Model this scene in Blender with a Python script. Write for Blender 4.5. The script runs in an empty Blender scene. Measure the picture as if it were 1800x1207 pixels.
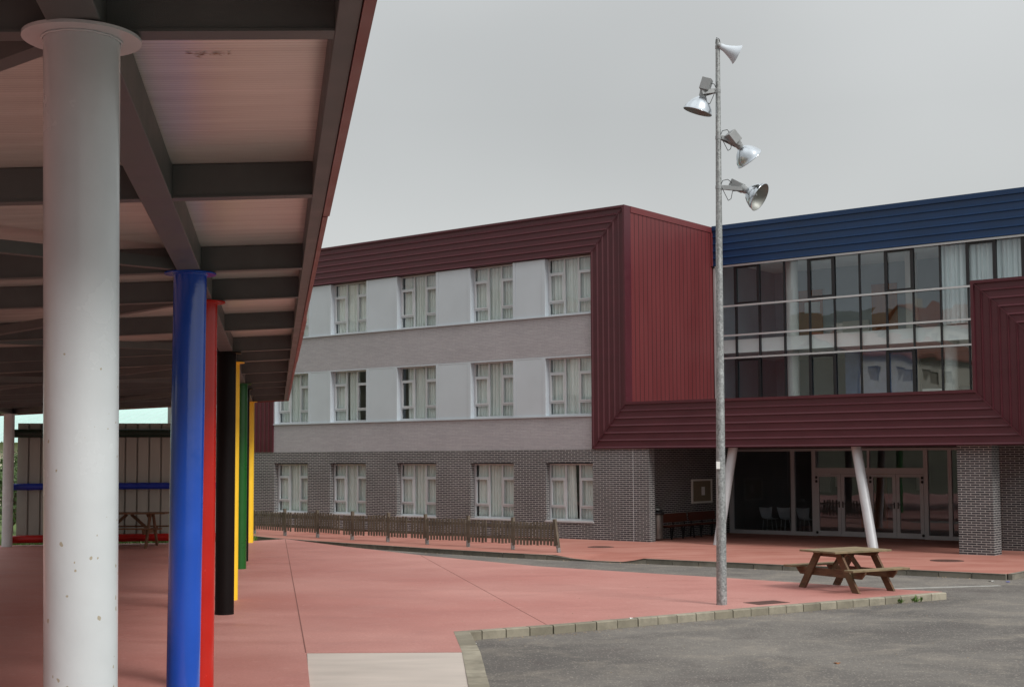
import bpy, math, random
from mathutils import Vector, Matrix
from mathutils.geometry import tessellate_polygon
R = math.radians
random.seed(7)
S = bpy.context.scene
COL = S.collection

# ------------------------------------------------------------------ camera
F_PX, PITCH, ROLL, CY = 2358.4, 0.064429, -0.004667, 653.28
cd = bpy.data.cameras.new('camera'); cam = bpy.data.objects.new('camera', cd); COL.objects.link(cam)
fw = Vector((0, math.cos(PITCH), math.sin(PITCH)))
up0 = Vector((0, -math.sin(PITCH), math.cos(PITCH))); r0 = Vector((1, 0, 0))
rt = r0 * math.cos(ROLL) + up0 * math.sin(ROLL); upv = -r0 * math.sin(ROLL) + up0 * math.cos(ROLL)
m = Matrix((rt, upv, -fw)).transposed().to_4x4(); m.translation = Vector((0, 0, 2.6)); cam.matrix_world = m
cd.sensor_fit = 'HORIZONTAL'; cd.sensor_width = 36; cd.lens = 36 * F_PX / 1800
cd.shift_y = (CY - 603.5) / 1800; cd.clip_end = 3000; cd.clip_start = 0.05
S.camera = cam

# ------------------------------------------------------------------ sky, sun, exposure
SUN_AZ = Vector((0.68, -0.73)); SUN_EL = R(40)
w = bpy.data.worlds.new('World'); S.world = w; w.use_nodes = True
nt = w.node_tree; nt.nodes.clear()
def nn(t, ty, **k):
    n = t.nodes.new(ty)
    for a, b in k.items(): setattr(n, a, b)
    return n
sky = nn(nt, 'ShaderNodeTexSky', sky_type='NISHITA', sun_disc=False)
sky.sun_elevation = SUN_EL; sky.sun_rotation = math.atan2(SUN_AZ.x, SUN_AZ.y)
sky.air_density = 1.5; sky.dust_density = 3.0
tc = nn(nt, 'ShaderNodeTexCoord'); sep = nn(nt, 'ShaderNodeSeparateXYZ'); nt.links.new(tc.outputs['Generated'], sep.inputs[0])
mp = nn(nt, 'ShaderNodeMapping'); mp.inputs['Scale'].default_value = (1.2, 1.2, 1.7); mp.inputs['Location'].default_value = (0.95, 0.45, 0.1); nt.links.new(tc.outputs['Generated'], mp.inputs[0])
no = nn(nt, 'ShaderNodeTexNoise'); no.inputs['Scale'].default_value = 1.7; no.inputs['Detail'].default_value = 3; no.inputs['Roughness'].default_value = 0.35
nt.links.new(mp.outputs[0], no.inputs['Vector'])
ramp = nn(nt, 'ShaderNodeMapRange'); ramp.inputs[1].default_value = 0.3; ramp.inputs[2].default_value = 0.7; ramp.inputs[3].default_value = 0.78; ramp.inputs[4].default_value = 1.22
nt.links.new(no.outputs['Fac'], ramp.inputs[0])
# overcast: brighter towards the zenith
zr = nn(nt, 'ShaderNodeMapRange'); zr.inputs[1].default_value = 0.25; zr.inputs[2].default_value = 1.0; zr.inputs[3].default_value = 1.0; zr.inputs[4].default_value = 2.3
nt.links.new(sep.outputs['Z'], zr.inputs[0])
mul = nn(nt, 'ShaderNodeMath', operation='MULTIPLY'); nt.links.new(ramp.outputs[0], mul.inputs[0]); nt.links.new(zr.outputs[0], mul.inputs[1])
cl = nn(nt, 'ShaderNodeVectorMath', operation='SCALE'); cl.inputs[0].default_value = (5.55, 5.7, 5.7); nt.links.new(mul.outputs[0], cl.inputs['Scale'])
mx = nn(nt, 'ShaderNodeMix', data_type='RGBA'); mx.inputs[0].default_value = 0.93
nt.links.new(sky.outputs[0], mx.inputs[6]); nt.links.new(cl.outputs[0], mx.inputs[7])
bg = nn(nt, 'ShaderNodeBackground'); bg.inputs[1].default_value = 0.095; nt.links.new(mx.outputs[2], bg.inputs[0])
ow = nn(nt, 'ShaderNodeOutputWorld'); nt.links.new(bg.outputs[0], ow.inputs[0])
ld = bpy.data.lights.new('sun', 'SUN'); ld.energy = 2.4; ld.angle = R(17); ld.color = (1, 0.975, 0.94)
sun = bpy.data.objects.new('sun', ld); COL.objects.link(sun)
sd = Vector((SUN_AZ.normalized().x * math.cos(SUN_EL), SUN_AZ.normalized().y * math.cos(SUN_EL), math.sin(SUN_EL)))
sun.rotation_euler = sd.to_track_quat('Z', 'Y').to_euler(); sun.location = (20, -10, 30)
S.view_settings.view_transform = 'Standard'; S.view_settings.look = 'None'; S.view_settings.exposure = 0.05; S.view_settings.gamma = 1
S.cycles.use_denoising = True; S.cycles.max_bounces = 8; S.cycles.transparent_max_bounces = 16; S.cycles.sample_clamp_indirect = 4

# ------------------------------------------------------------------ materials
def srgb(r, g, b):
    f = lambda c: (c / 255 / 12.92) if c / 255 <= 0.04045 else ((c / 255 + 0.055) / 1.055) ** 2.4
    return (f(r), f(g), f(b))
def newmat(name):
    m = bpy.data.materials.new(name); m.use_nodes = True
    return m, m.node_tree, m.node_tree.nodes['Principled BSDF']
def noise(t, vec, scale, detail=4, rough=0.55, dist=0.0):
    n = nn(t, 'ShaderNodeTexNoise'); n.inputs['Scale'].default_value = scale; n.inputs['Detail'].default_value = detail
    n.inputs['Roughness'].default_value = rough; n.inputs['Distortion'].default_value = dist
    if vec is not None: t.links.new(vec, n.inputs['Vector'])
    return n.outputs['Fac']
def rng(t, v, a, b, c, d):
    n = nn(t, 'ShaderNodeMapRange'); t.links.new(v, n.inputs[0])
    for i, x in enumerate((a, b, c, d)): n.inputs[i + 1].default_value = x
    return n.outputs[0]
def mixc(t, fac, a, b, mode='MIX'):
    n = nn(t, 'ShaderNodeMix', data_type='RGBA', blend_type=mode)
    for i, x in ((0, fac), (6, a), (7, b)):
        if hasattr(x, 'node'): t.links.new(x, n.inputs[i])
        else: n.inputs[i].default_value = x if i == 0 else (*x[:3], 1)
    return n.outputs[2]
def math_(t, op, a, b=0.0):
    n = nn(t, 'ShaderNodeMath', operation=op)
    for i, x in ((0, a), (1, b)):
        if hasattr(x, 'node'): t.links.new(x, n.inputs[i])
        else: n.inputs[i].default_value = x
    return n.outputs[0]
def bump(t, b, h, strength=0.3, dist=0.01):
    n = nn(t, 'ShaderNodeBump'); n.inputs['Strength'].default_value = strength; n.inputs['Distance'].default_value = dist
    t.links.new(h, n.inputs['Height']); t.links.new(n.outputs[0], b.inputs['Normal'])
def coords(t, kind='Object', scale=(1, 1, 1)):
    c = nn(t, 'ShaderNodeTexCoord'); mm = nn(t, 'ShaderNodeMapping'); mm.inputs['Scale'].default_value = scale
    t.links.new(c.outputs[kind], mm.inputs[0]); return mm.outputs[0]
def mat(name, col, rough=0.5, metal=0.0, var=0.12, scale=3.0, stretch=(1, 1, 1), bmp=0.0, bscale=60, spec=0.5, coat=0.0, rvar=0.08):
    m, t, b = newmat(name)
    v = coords(t, 'Object', stretch)
    f = noise(t, v, scale, 6)
    lo = tuple(c * (1 - var) for c in col); hi = tuple(min(1, c * (1 + var)) for c in col)
    t.links.new(mixc(t, rng(t, f, 0.3, 0.7, 0, 1), lo, hi), b.inputs['Base Color'])
    t.links.new(rng(t, f, 0.3, 0.7, rough - rvar, min(1, rough + rvar)), b.inputs['Roughness'])
    b.inputs['Metallic'].default_value = metal; b.inputs['Specular IOR Level'].default_value = spec
    b.inputs['Coat Weight'].default_value = coat
    if coat: b.inputs['Coat Roughness'].default_value = 0.12
    if bmp: bump(t, b, noise(t, coords(t, 'Object'), bscale, 3), bmp)
    return m
def brick(name, ca, cb, mortar, bw, bh, ms, bmp=0.5, bv=0.12):
    m, t, b = newmat(name)
    uv = coords(t, 'UV')
    n = nn(t, 'ShaderNodeTexBrick'); t.links.new(uv, n.inputs['Vector'])
    n.inputs['Color1'].default_value = (*ca, 1); n.inputs['Color2'].default_value = (*cb, 1); n.inputs['Mortar'].default_value = (*mortar, 1)
    n.inputs['Scale'].default_value = 1; n.inputs['Brick Width'].default_value = bw; n.inputs['Row Height'].default_value = bh
    n.inputs['Mortar Size'].default_value = ms; n.inputs['Mortar Smooth'].default_value = 0.15; n.inputs['Bias'].default_value = 0.0
    big = rng(t, noise(t, coords(t, 'Object'), 0.7, 5), 0.3, 0.7, 1 - bv, 1 + bv)
    fine = rng(t, noise(t, coords(t, 'Object'), 45, 3), 0.3, 0.7, 0.88, 1.12)
    g = math_(t, 'MULTIPLY', big, fine)
    cc = nn(t, 'ShaderNodeVectorMath', operation='SCALE'); t.links.new(n.outputs['Color'], cc.inputs[0]); t.links.new(g, cc.inputs['Scale'])
    t.links.new(cc.outputs[0], b.inputs['Base Color']); b.inputs['Roughness'].default_value = 0.75; b.inputs['Specular IOR Level'].default_value = 0.35
    inv = math_(t, 'SUBTRACT', 1.0, n.outputs['Fac']); bump(t, b, inv, bmp, 0.006)
    return m
M = {}
M['brick'] = brick('dark_brick', srgb(54, 54, 58), srgb(74, 72, 75), srgb(178, 177, 174), 0.248, 0.0625, 0.0080)
M['pale_brick'] = brick('pale_brick', srgb(160, 158, 161), srgb(169, 166, 169), srgb(142, 140, 143), 0.30, 0.0505, 0.0045, 0.7, 0.045)
M['maroon'] = mat('maroon_cladding', srgb(76, 28, 37), 0.42, var=0.10, scale=1.2, stretch=(1, 1, 2), bmp=0.03, bscale=8)
M['red_clad'] = mat('red_cladding', srgb(102, 41, 43), 0.5, var=0.09, scale=1.1, stretch=(1, 1, 0.3), bmp=0.03, bscale=6)
M['blue_clad'] = mat('blue_cladding', srgb(10, 50, 90), 0.42, var=0.10, scale=1.0, bmp=0.03, bscale=8)
M['grey_panel'] = mat('grey_panel', srgb(190, 199, 206), 0.38, metal=0.15, var=0.04, scale=0.8, bmp=0.02, bscale=4)
M['alu'] = mat('aluminium', srgb(192, 196, 199), 0.42, metal=0.15, var=0.05, scale=3)
M['rail'] = mat('bright_rail', srgb(205, 206, 206), 0.35, metal=0.3, var=0.04)
M['alu_dull'] = mat('dull_aluminium', srgb(188, 188, 190), 0.5, metal=0.25, var=0.06, scale=3)
M['black_frame'] = mat('black_frame', (0.012, 0.012, 0.014), 0.4, var=0.1)
M['curtain'] = mat('curtain_cloth', srgb(222, 228, 226), 0.9, var=0.06, scale=2, stretch=(4, 1, 0.4), spec=0.1)
M['int_wall'] = mat('interior_wall', srgb(160, 176, 184), 0.8, var=0.08, scale=1)
M['int_dark'] = mat('dark_interior', srgb(130, 128, 128), 0.8, var=0.15, scale=1)
M['int_floor'] = mat('interior_floor', srgb(110, 105, 100), 0.4, var=0.1, scale=1)
M['white_int'] = mat('white_interior', srgb(216, 216, 210), 0.7, var=0.03)
M['soffit_dark'] = mat('porch_soffit', srgb(80, 78, 78), 0.7, var=0.08)
M['orange'] = mat('orange_timber', srgb(150, 86, 40), 0.5, var=0.15, scale=2, stretch=(3, 3, 0.3))
M['bench_wood'] = mat('bench_timber', srgb(92, 44, 28), 0.5, var=0.25, scale=4, stretch=(6, 0.5, 6))
M['paper'] = mat('paper', srgb(225, 225, 222), 0.8, var=0.05)
M['cork'] = mat('cork_board', srgb(128, 118, 98), 0.9, var=0.12, scale=12)
M['black_metal'] = mat('black_metal', (0.015, 0.015, 0.016), 0.45, var=0.2)
M['bin_steel'] = mat('bin_steel', srgb(130, 130, 126), 0.35, metal=0.7, var=0.2, scale=5)
M['white_plastic'] = mat('white_plastic', srgb(205, 215, 222), 0.35, var=0.03)
M['steel_brown'] = mat('canopy_steel', srgb(86, 91, 90), 0.5, var=0.16, scale=2.2, bmp=0.15, bscale=220)
M['fascia'] = mat('fascia_paint', srgb(128, 66, 62), 0.45, var=0.10, scale=2)
M['cable'] = mat('cable', (0.02, 0.02, 0.02), 0.5)
M['iron'] = mat('cast_iron', srgb(92, 62, 54), 0.6, var=0.3, scale=20)
M['terracotta'] = mat('terracotta_roof', srgb(140, 86, 64), 0.8, var=0.25, scale=3, bmp=0.3, bscale=20)
M['shutter'] = mat('shutter_paint', srgb(150, 140, 120), 0.7)
M['render'] = mat('house_render', srgb(212, 204, 186), 0.85, var=0.06, scale=0.6)
M['litter'] = mat('litter_paper', srgb(232, 232, 228), 0.6)
M['leaf_orange'] = mat('dead_leaf', srgb(142, 92, 52), 0.7, var=0.3, scale=30)
M['green_leaf'] = mat('weed_leaf', srgb(92, 122, 54), 0.6, var=0.3, scale=20)
M['bark'] = mat('bark', srgb(80, 66, 52), 0.9, var=0.3, scale=8)
M['bush'] = mat('bush_leaf', srgb(64, 86, 40), 0.6, var=0.4, scale=3)
M['teal_roof'] = mat('pale_green_roof', srgb(178, 206, 200), 0.4, var=0.05, scale=0.4)
M['rail_red'] = mat('red_rail_paint', srgb(168, 26, 22), 0.35, var=0.08, scale=3)
M['rail_blue'] = mat('blue_rail_paint', srgb(26, 52, 150), 0.35, var=0.08, scale=3)
M['rail_green'] = mat('dark_green_rail_paint', srgb(20, 44, 34), 0.4, var=0.08, scale=3)

def column_paint(name, col, rough, chips=0.0, spec=0.5, chipcol=(0.42, 0.38, 0.29)):
    m, t, b = newmat(name)
    v = coords(t, 'Object'); f = noise(t, v, 2.5, 5)
    base = mixc(t, rng(t, f, 0.3, 0.7, 0, 1), tuple(c * 0.94 for c in col), tuple(min(1, c * 1.05) for c in col))
    if chips:
        vo = nn(t, 'ShaderNodeTexVoronoi'); vo.inputs['Scale'].default_value = 34
        mm = coords(t, 'Object', (1, 1, 0.8)); dn = nn(t, 'ShaderNodeTexNoise'); dn.inputs['Scale'].default_value = 25; t.links.new(mm, dn.inputs['Vector'])
        ad = nn(t, 'ShaderNodeVectorMath', operation='MULTIPLY_ADD'); ad.inputs[1].default_value = (0.03,) * 3
        t.links.new(dn.outputs['Color'], ad.inputs[0]); t.links.new(mm, ad.inputs[2]); t.links.new(ad.outputs[0], vo.inputs['Vector'])
        # only some cells chip: size from the cell's own random colour
        sc = nn(t, 'ShaderNodeSeparateColor'); t.links.new(vo.outputs['Color'], sc.inputs[0])
        rad = rng(t, sc.outputs[0], 0.84, 1.0, 0.0, chips)
        k = math_(t, 'LESS_THAN', vo.outputs['Distance'], rad)
        sz = nn(t, 'ShaderNodeSeparateXYZ'); t.links.new(v, sz.inputs[0])
        k2 = math_(t, 'MULTIPLY', k, rng(t, sz.outputs['Z'], 3.6, 2.6, 0.0, 1.0))
        k3 = math_(t, 'GREATER_THAN', k2, 0.5)
        base = mixc(t, k3, base, chipcol)
    t.links.new(base, b.inputs['Base Color']); t.links.new(rng(t, f, 0.3, 0.7, rough - 0.05, rough + 0.07), b.inputs['Roughness'])
    b.inputs['Specular IOR Level'].default_value = spec
    bump(t, b, noise(t, v, 9, 4), 0.035, 0.05)
    return m
M['col_white'] = column_paint('white_gloss_paint', srgb(204, 210, 212), 0.22, 0.30)
M['col_blue'] = column_paint('blue_gloss_paint', srgb(20, 80, 188), 0.15, 0, 0.9)
M['col_red'] = column_paint('red_gloss_paint', srgb(186, 30, 18), 0.22)
M['col_black'] = column_paint('black_paint', (0.008, 0.006, 0.006), 0.5, 0.0, 0.12)
M['col_yellow'] = column_paint('yellow_paint', srgb(250, 205, 48), 0.45)
M['col_green'] = column_paint('green_paint', srgb(24, 92, 34), 0.3)

def glass_mat(name, tint, boost=1.0, base=0.03):
    m = bpy.data.materials.new(name); m.use_nodes = True; t = m.node_tree; t.nodes.clear()
    tr = nn(t, 'ShaderNodeBsdfTransparent'); tr.inputs[0].default_value = (*tint, 1)
    gl = nn(t, 'ShaderNodeBsdfGlossy'); gl.inputs['Roughness'].default_value = 0.0; gl.inputs['Color'].default_value = (0.88, 0.94, 1, 1)
    fr = nn(t, 'ShaderNodeLayerWeight'); fr.inputs['Blend'].default_value = 0.5
    bp = nn(t, 'ShaderNodeBump'); bp.inputs['Strength'].default_value = 0.10; bp.inputs['Distance'].default_value = 0.02
    t.links.new(noise(t, coords(t, 'Object'), 0.9, 1), bp.inputs['Height']); t.links.new(bp.outputs[0], gl.inputs['Normal'])
    f = math_(t, 'ADD', math_(t, 'MULTIPLY', math_(t, 'POWER', fr.outputs['Facing'], 4.0), 0.9 * boost), base)
    ms = nn(t, 'ShaderNodeMixShader'); t.links.new(f, ms.inputs[0]); t.links.new(tr.outputs[0], ms.inputs[1]); t.links.new(gl.outputs[0], ms.inputs[2])
    o = nn(t, 'ShaderNodeOutputMaterial'); t.links.new(ms.outputs[0], o.inputs[0]); return m
M['glass'] = glass_mat('window_glass', (0.97, 0.985, 0.98), 0.8, 0.04)
M['glass_dark'] = glass_mat('tinted_glass', (0.90, 0.96, 0.98), 1.3, 0.13)
M['glass_lobby'] = glass_mat('lobby_glass', (0.88, 0.90, 0.91), 0.9, 0.05)

def make_court():
    m, t, b = newmat('red_concrete')
    v = coords(t, 'Object')
    st = coords(t, 'Object', (0.5, 1.2, 1))
    a = noise(t, st, 1.1, 7, 0.6, 0.6); c = noise(t, v, 0.16, 4, 0.5); fine = noise(t, v, 26, 5, 0.7)
    spots = noise(t, coords(t, 'Object', (1, 1, 1)), 5.5, 6, 0.75)
    base = mixc(t, rng(t, a, 0.25, 0.75, 0, 1), srgb(180, 126, 117), srgb(198, 146, 137))
    base = mixc(t, rng(t, c, 0.38, 0.62, 0, 0.6), base, srgb(166, 100, 92))
    base = mixc(t, rng(t, spots, 0.55, 0.78, 0, 0.5), base, srgb(214, 170, 158))
    base = mixc(t, rng(t, fine, 0.3, 0.7, 0.0, 0.42), base, srgb(136, 86, 78))
    scuff = noise(t, coords(t, 'Object', (1.4, 0.5, 1)), 2.3, 8, 0.8, 1.2)
    base = mixc(t, rng(t, scuff, 0.60, 0.72, 0, 0.35), base, srgb(122, 84, 78))
    t.links.new(base, b.inputs['Base Color']); t.links.new(rng(t, a, 0.3, 0.7, 0.5, 0.72), b.inputs['Roughness'])
    b.inputs['Specular IOR Level'].default_value = 0.35
    bump(t, b, noise(t, v, 60, 4), 0.25, 0.004); return m
M['court'] = make_court()
def make_walk():
    m, t, b = newmat('red_pavement')
    v = coords(t, 'Object'); a = noise(t, coords(t, 'Object', (0.6, 1.3, 1)), 0.9, 7, 0.6, 0.5); fine = noise(t, v, 20, 5, 0.7)
    base = mixc(t, rng(t, a, 0.33, 0.67, 0, 1), srgb(158, 98, 84), srgb(182, 128, 114))
    base = mixc(t, rng(t, fine, 0.35, 0.7, 0, 0.3), base, srgb(140, 84, 74))
    t.links.new(base, b.inputs['Base Color']); b.inputs['Roughness'].default_value = 0.7; bump(t, b, fine, 0.2, 0.004); return m
M['walk'] = make_walk()
def make_asphalt():
    m, t, b = newmat('worn_asphalt')
    v = coords(t, 'Object'); big = noise(t, coords(t, 'Object', (0.8, 1, 1)), 0.3, 6, 0.6, 0.8); mid = noise(t, coords(t, 'Object', (0.8, 1.0, 1)), 0.9, 8, 0.7, 0.7)
    fine = noise(t, v, 42, 4, 0.8); grit = nn(t, 'ShaderNodeTexVoronoi'); grit.inputs['Scale'].default_value = 55; t.links.new(v, grit.inputs['Vector'])
    base = mixc(t, rng(t, big, 0.35, 0.65, 0, 1), srgb(94, 90, 87), srgb(126, 121, 115))
    base = mixc(t, rng(t, mid, 0.50, 0.70, 0, 0.7), base, srgb(152, 143, 131))
    base = mixc(t, rng(t, mid, 0.46, 0.30, 0, 0.6), base, srgb(84, 76, 74))
    sc = nn(t, 'ShaderNodeSeparateColor'); t.links.new(grit.outputs['Color'], sc.inputs[0])
    base = mixc(t, rng(t, sc.outputs[0], 0.0, 1.0, 0.0, 0.38), base, srgb(70, 68, 67))
    base = mixc(t, rng(t, sc.outputs[1], 0.93, 0.96, 0, 0.5), base, srgb(176, 168, 156))
    base = mixc(t, rng(t, fine, 0.5, 0.8, 0, 0.3), base, srgb(150, 146, 138))
    t.links.new(base, b.inputs['Base Color']); b.inputs['Roughness'].default_value = 0.85; b.inputs['Specular IOR Level'].default_value = 0.25
    bump(t, b, sc.outputs[0], 0.5, 0.006); return m
M['asphalt'] = make_asphalt()
def make_kerb(name, a, bcol, seed):
    m, t, b = newmat(name)
    at = nn(t, 'ShaderNodeAttribute', attribute_name='blk'); v = coords(t, 'Object')
    f = noise(t, v, 3.0, 6, 0.7); g = noise(t, v, 40, 4, 0.7)
    base = mixc(t, at.outputs['Fac'], a, bcol)
    base = mixc(t, rng(t, f, 0.40, 0.72, 0, 0.75), base, tuple(c * 0.5 for c in a))
    base = mixc(t, rng(t, g, 0.3, 0.7, 0, 0.3), base, tuple(c * 0.7 for c in bcol))
    t.links.new(base, b.inputs['Base Color']); b.inputs['Roughness'].default_value = 0.85; bump(t, b, g, 0.35, 0.005); return m
M['kerb'] = make_kerb('kerb_stone', srgb(126, 120, 104), srgb(164, 157, 140), 1)
M['kerb_far'] = make_kerb('old_kerb_stone', srgb(104, 100, 90), srgb(138, 132, 120), 2)
M['pale_slab'] = mat('pale_concrete', srgb(186, 176, 167), 0.8, var=0.09, scale=1.6, stretch=(0.5, 2.0, 1), bmp=0.25, bscale=45)
def make_galv():
    m, t, b = newmat('galvanised_steel')
    v = coords(t, 'Object'); vo = nn(t, 'ShaderNodeTexVoronoi'); vo.inputs['Scale'].default_value = 38; t.links.new(v, vo.inputs['Vector'])
    sc = nn(t, 'ShaderNodeSeparateColor'); t.links.new(vo.outputs['Color'], sc.inputs[0]); n = noise(t, coords(t, 'Object', (1, 1, 0.35)), 12, 5, 0.7)
    base = mixc(t, math_(t, 'MULTIPLY', rng(t, sc.outputs[0], 0, 1, 0.2, 1.0), rng(t, n, 0.3, 0.7, 0.3, 1.3)), srgb(112, 114, 114), srgb(176, 180, 180))
    t.links.new(base, b.inputs['Base Color']); b.inputs['Metallic'].default_value = 0.4
    t.links.new(rng(t, sc.outputs[0], 0, 1, 0.42, 0.65), b.inputs['Roughness']); return m
M['galv'] = make_galv()
M['reflector'] = mat('spun_aluminium', srgb(200, 206, 212), 0.2, metal=0.95, var=0.05, scale=3)
M['reflector_in'] = mat('dull_reflector', srgb(150, 152, 148), 0.55, metal=0.7, var=0.12, scale=5)
M['housing'] = mat('grey_housing', srgb(140, 143, 144), 0.5, metal=0.1, var=0.08, scale=6)
M['lamp_white'] = mat('lamp_white', srgb(196, 204, 212), 0.45, var=0.05)
def make_wood(name, a, b2, moss, stretch):
    m, t, b = newmat(name)
    v = coords(t, 'UV', stretch); f = noise(t, v, 2.2, 7, 0.65, 0.8); g = noise(t, coords(t, 'Object'), 2.6, 5, 0.6)
    base = mixc(t, rng(t, f, 0.3, 0.7, 0, 1), a, b2); base = mixc(t, rng(t, g, 0.45, 0.7, 0, 0.75), base, moss)
    t.links.new(base, b.inputs['Base Color']); b.inputs['Roughness'].default_value = 0.75; bump(t, b, f, 0.4, 0.004); return m
M['wood'] = make_wood('weathered_timber', srgb(78, 54, 40), srgb(116, 84, 60), srgb(84, 74, 48), (2, 9, 1))
M['wood_top'] = make_wood('mossy_tabletop_timber', srgb(104, 88, 66), srgb(148, 130, 100), srgb(92, 86, 58), (2, 14, 1))
M['fence_wood'] = make_wood('grey_fence_timber', srgb(86, 78, 66), srgb(118, 110, 96), srgb(72, 64, 54), (12, 3, 1))
M['dark_wood'] = make_wood('dark_table_timber', srgb(92, 64, 44), srgb(118, 84, 58), srgb(76, 58, 44), (2, 9, 1))
def make_soffit():
    m, t, b = newmat('ribbed_soffit')
    uv = coords(t, 'UV'); s = nn(t, 'ShaderNodeSeparateXYZ'); t.links.new(uv, s.inputs[0])
    fr = math_(t, 'FRACT', math_(t, 'MULTIPLY', math_(t, 'ADD', s.outputs['Y'], 0.62), 1 / 0.93)); seam = math_(t, 'LESS_THAN', fr, 0.010)
    rib = math_(t, 'SINE', math_(t, 'MULTIPLY', s.outputs['Y'], 2 * math.pi / 0.043))
    grime = noise(t, coords(t, 'Object', (0.4, 4, 1)), 1.3, 6, 0.6)
    base = mixc(t, rng(t, grime, 0.35, 0.7, 0, 1), srgb(226, 230, 222), srgb(208, 210, 202))
    base = mixc(t, rng(t, noise(t, coords(t, 'Object', (0.35, 6, 1)), 3, 4, 0.7), 0.55, 0.8, 0, 0.3), base, srgb(186, 178, 166))
    base = mixc(t, seam, base, srgb(245, 244, 240))
    t.links.new(base, b.inputs['Base Color']); b.inputs['Roughness'].default_value = 0.27; b.inputs['Specular IOR Level'].default_value = 0.8; b.inputs['Metallic'].default_value = 0.3
    bump(t, b, rib, 0.14, 0.004); return m
M['soffit'] = make_soffit()
M['panel_wall'] = mat('windbreak_sheet', srgb(158, 160, 152), 0.55, var=0.08, scale=1.5, stretch=(2, 2, 0.4))
M['grass'] = mat('grass_ground', srgb(84, 104, 48), 0.9, var=0.35, scale=4)
M['blade'] = mat('grass_blade', srgb(92, 124, 46), 0.7, var=0.3, scale=9)
M['hill'] = mat('hill_scrub', srgb(92, 88, 70), 0.95, var=0.35, scale=0.12)
def make_line():
    m, t, b = newmat('worn_line_paint')
    n = noise(t, coords(t, 'Object', (0.6, 3, 1)), 6, 6, 0.8)
    t.links.new(mixc(t, rng(t, n, 0.38, 0.55, 0, 0.8), srgb(108, 106, 103), srgb(176, 174, 168)), b.inputs['Base Color']); b.inputs['Roughness'].default_value = 0.8; return m
M['line'] = make_line()

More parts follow.
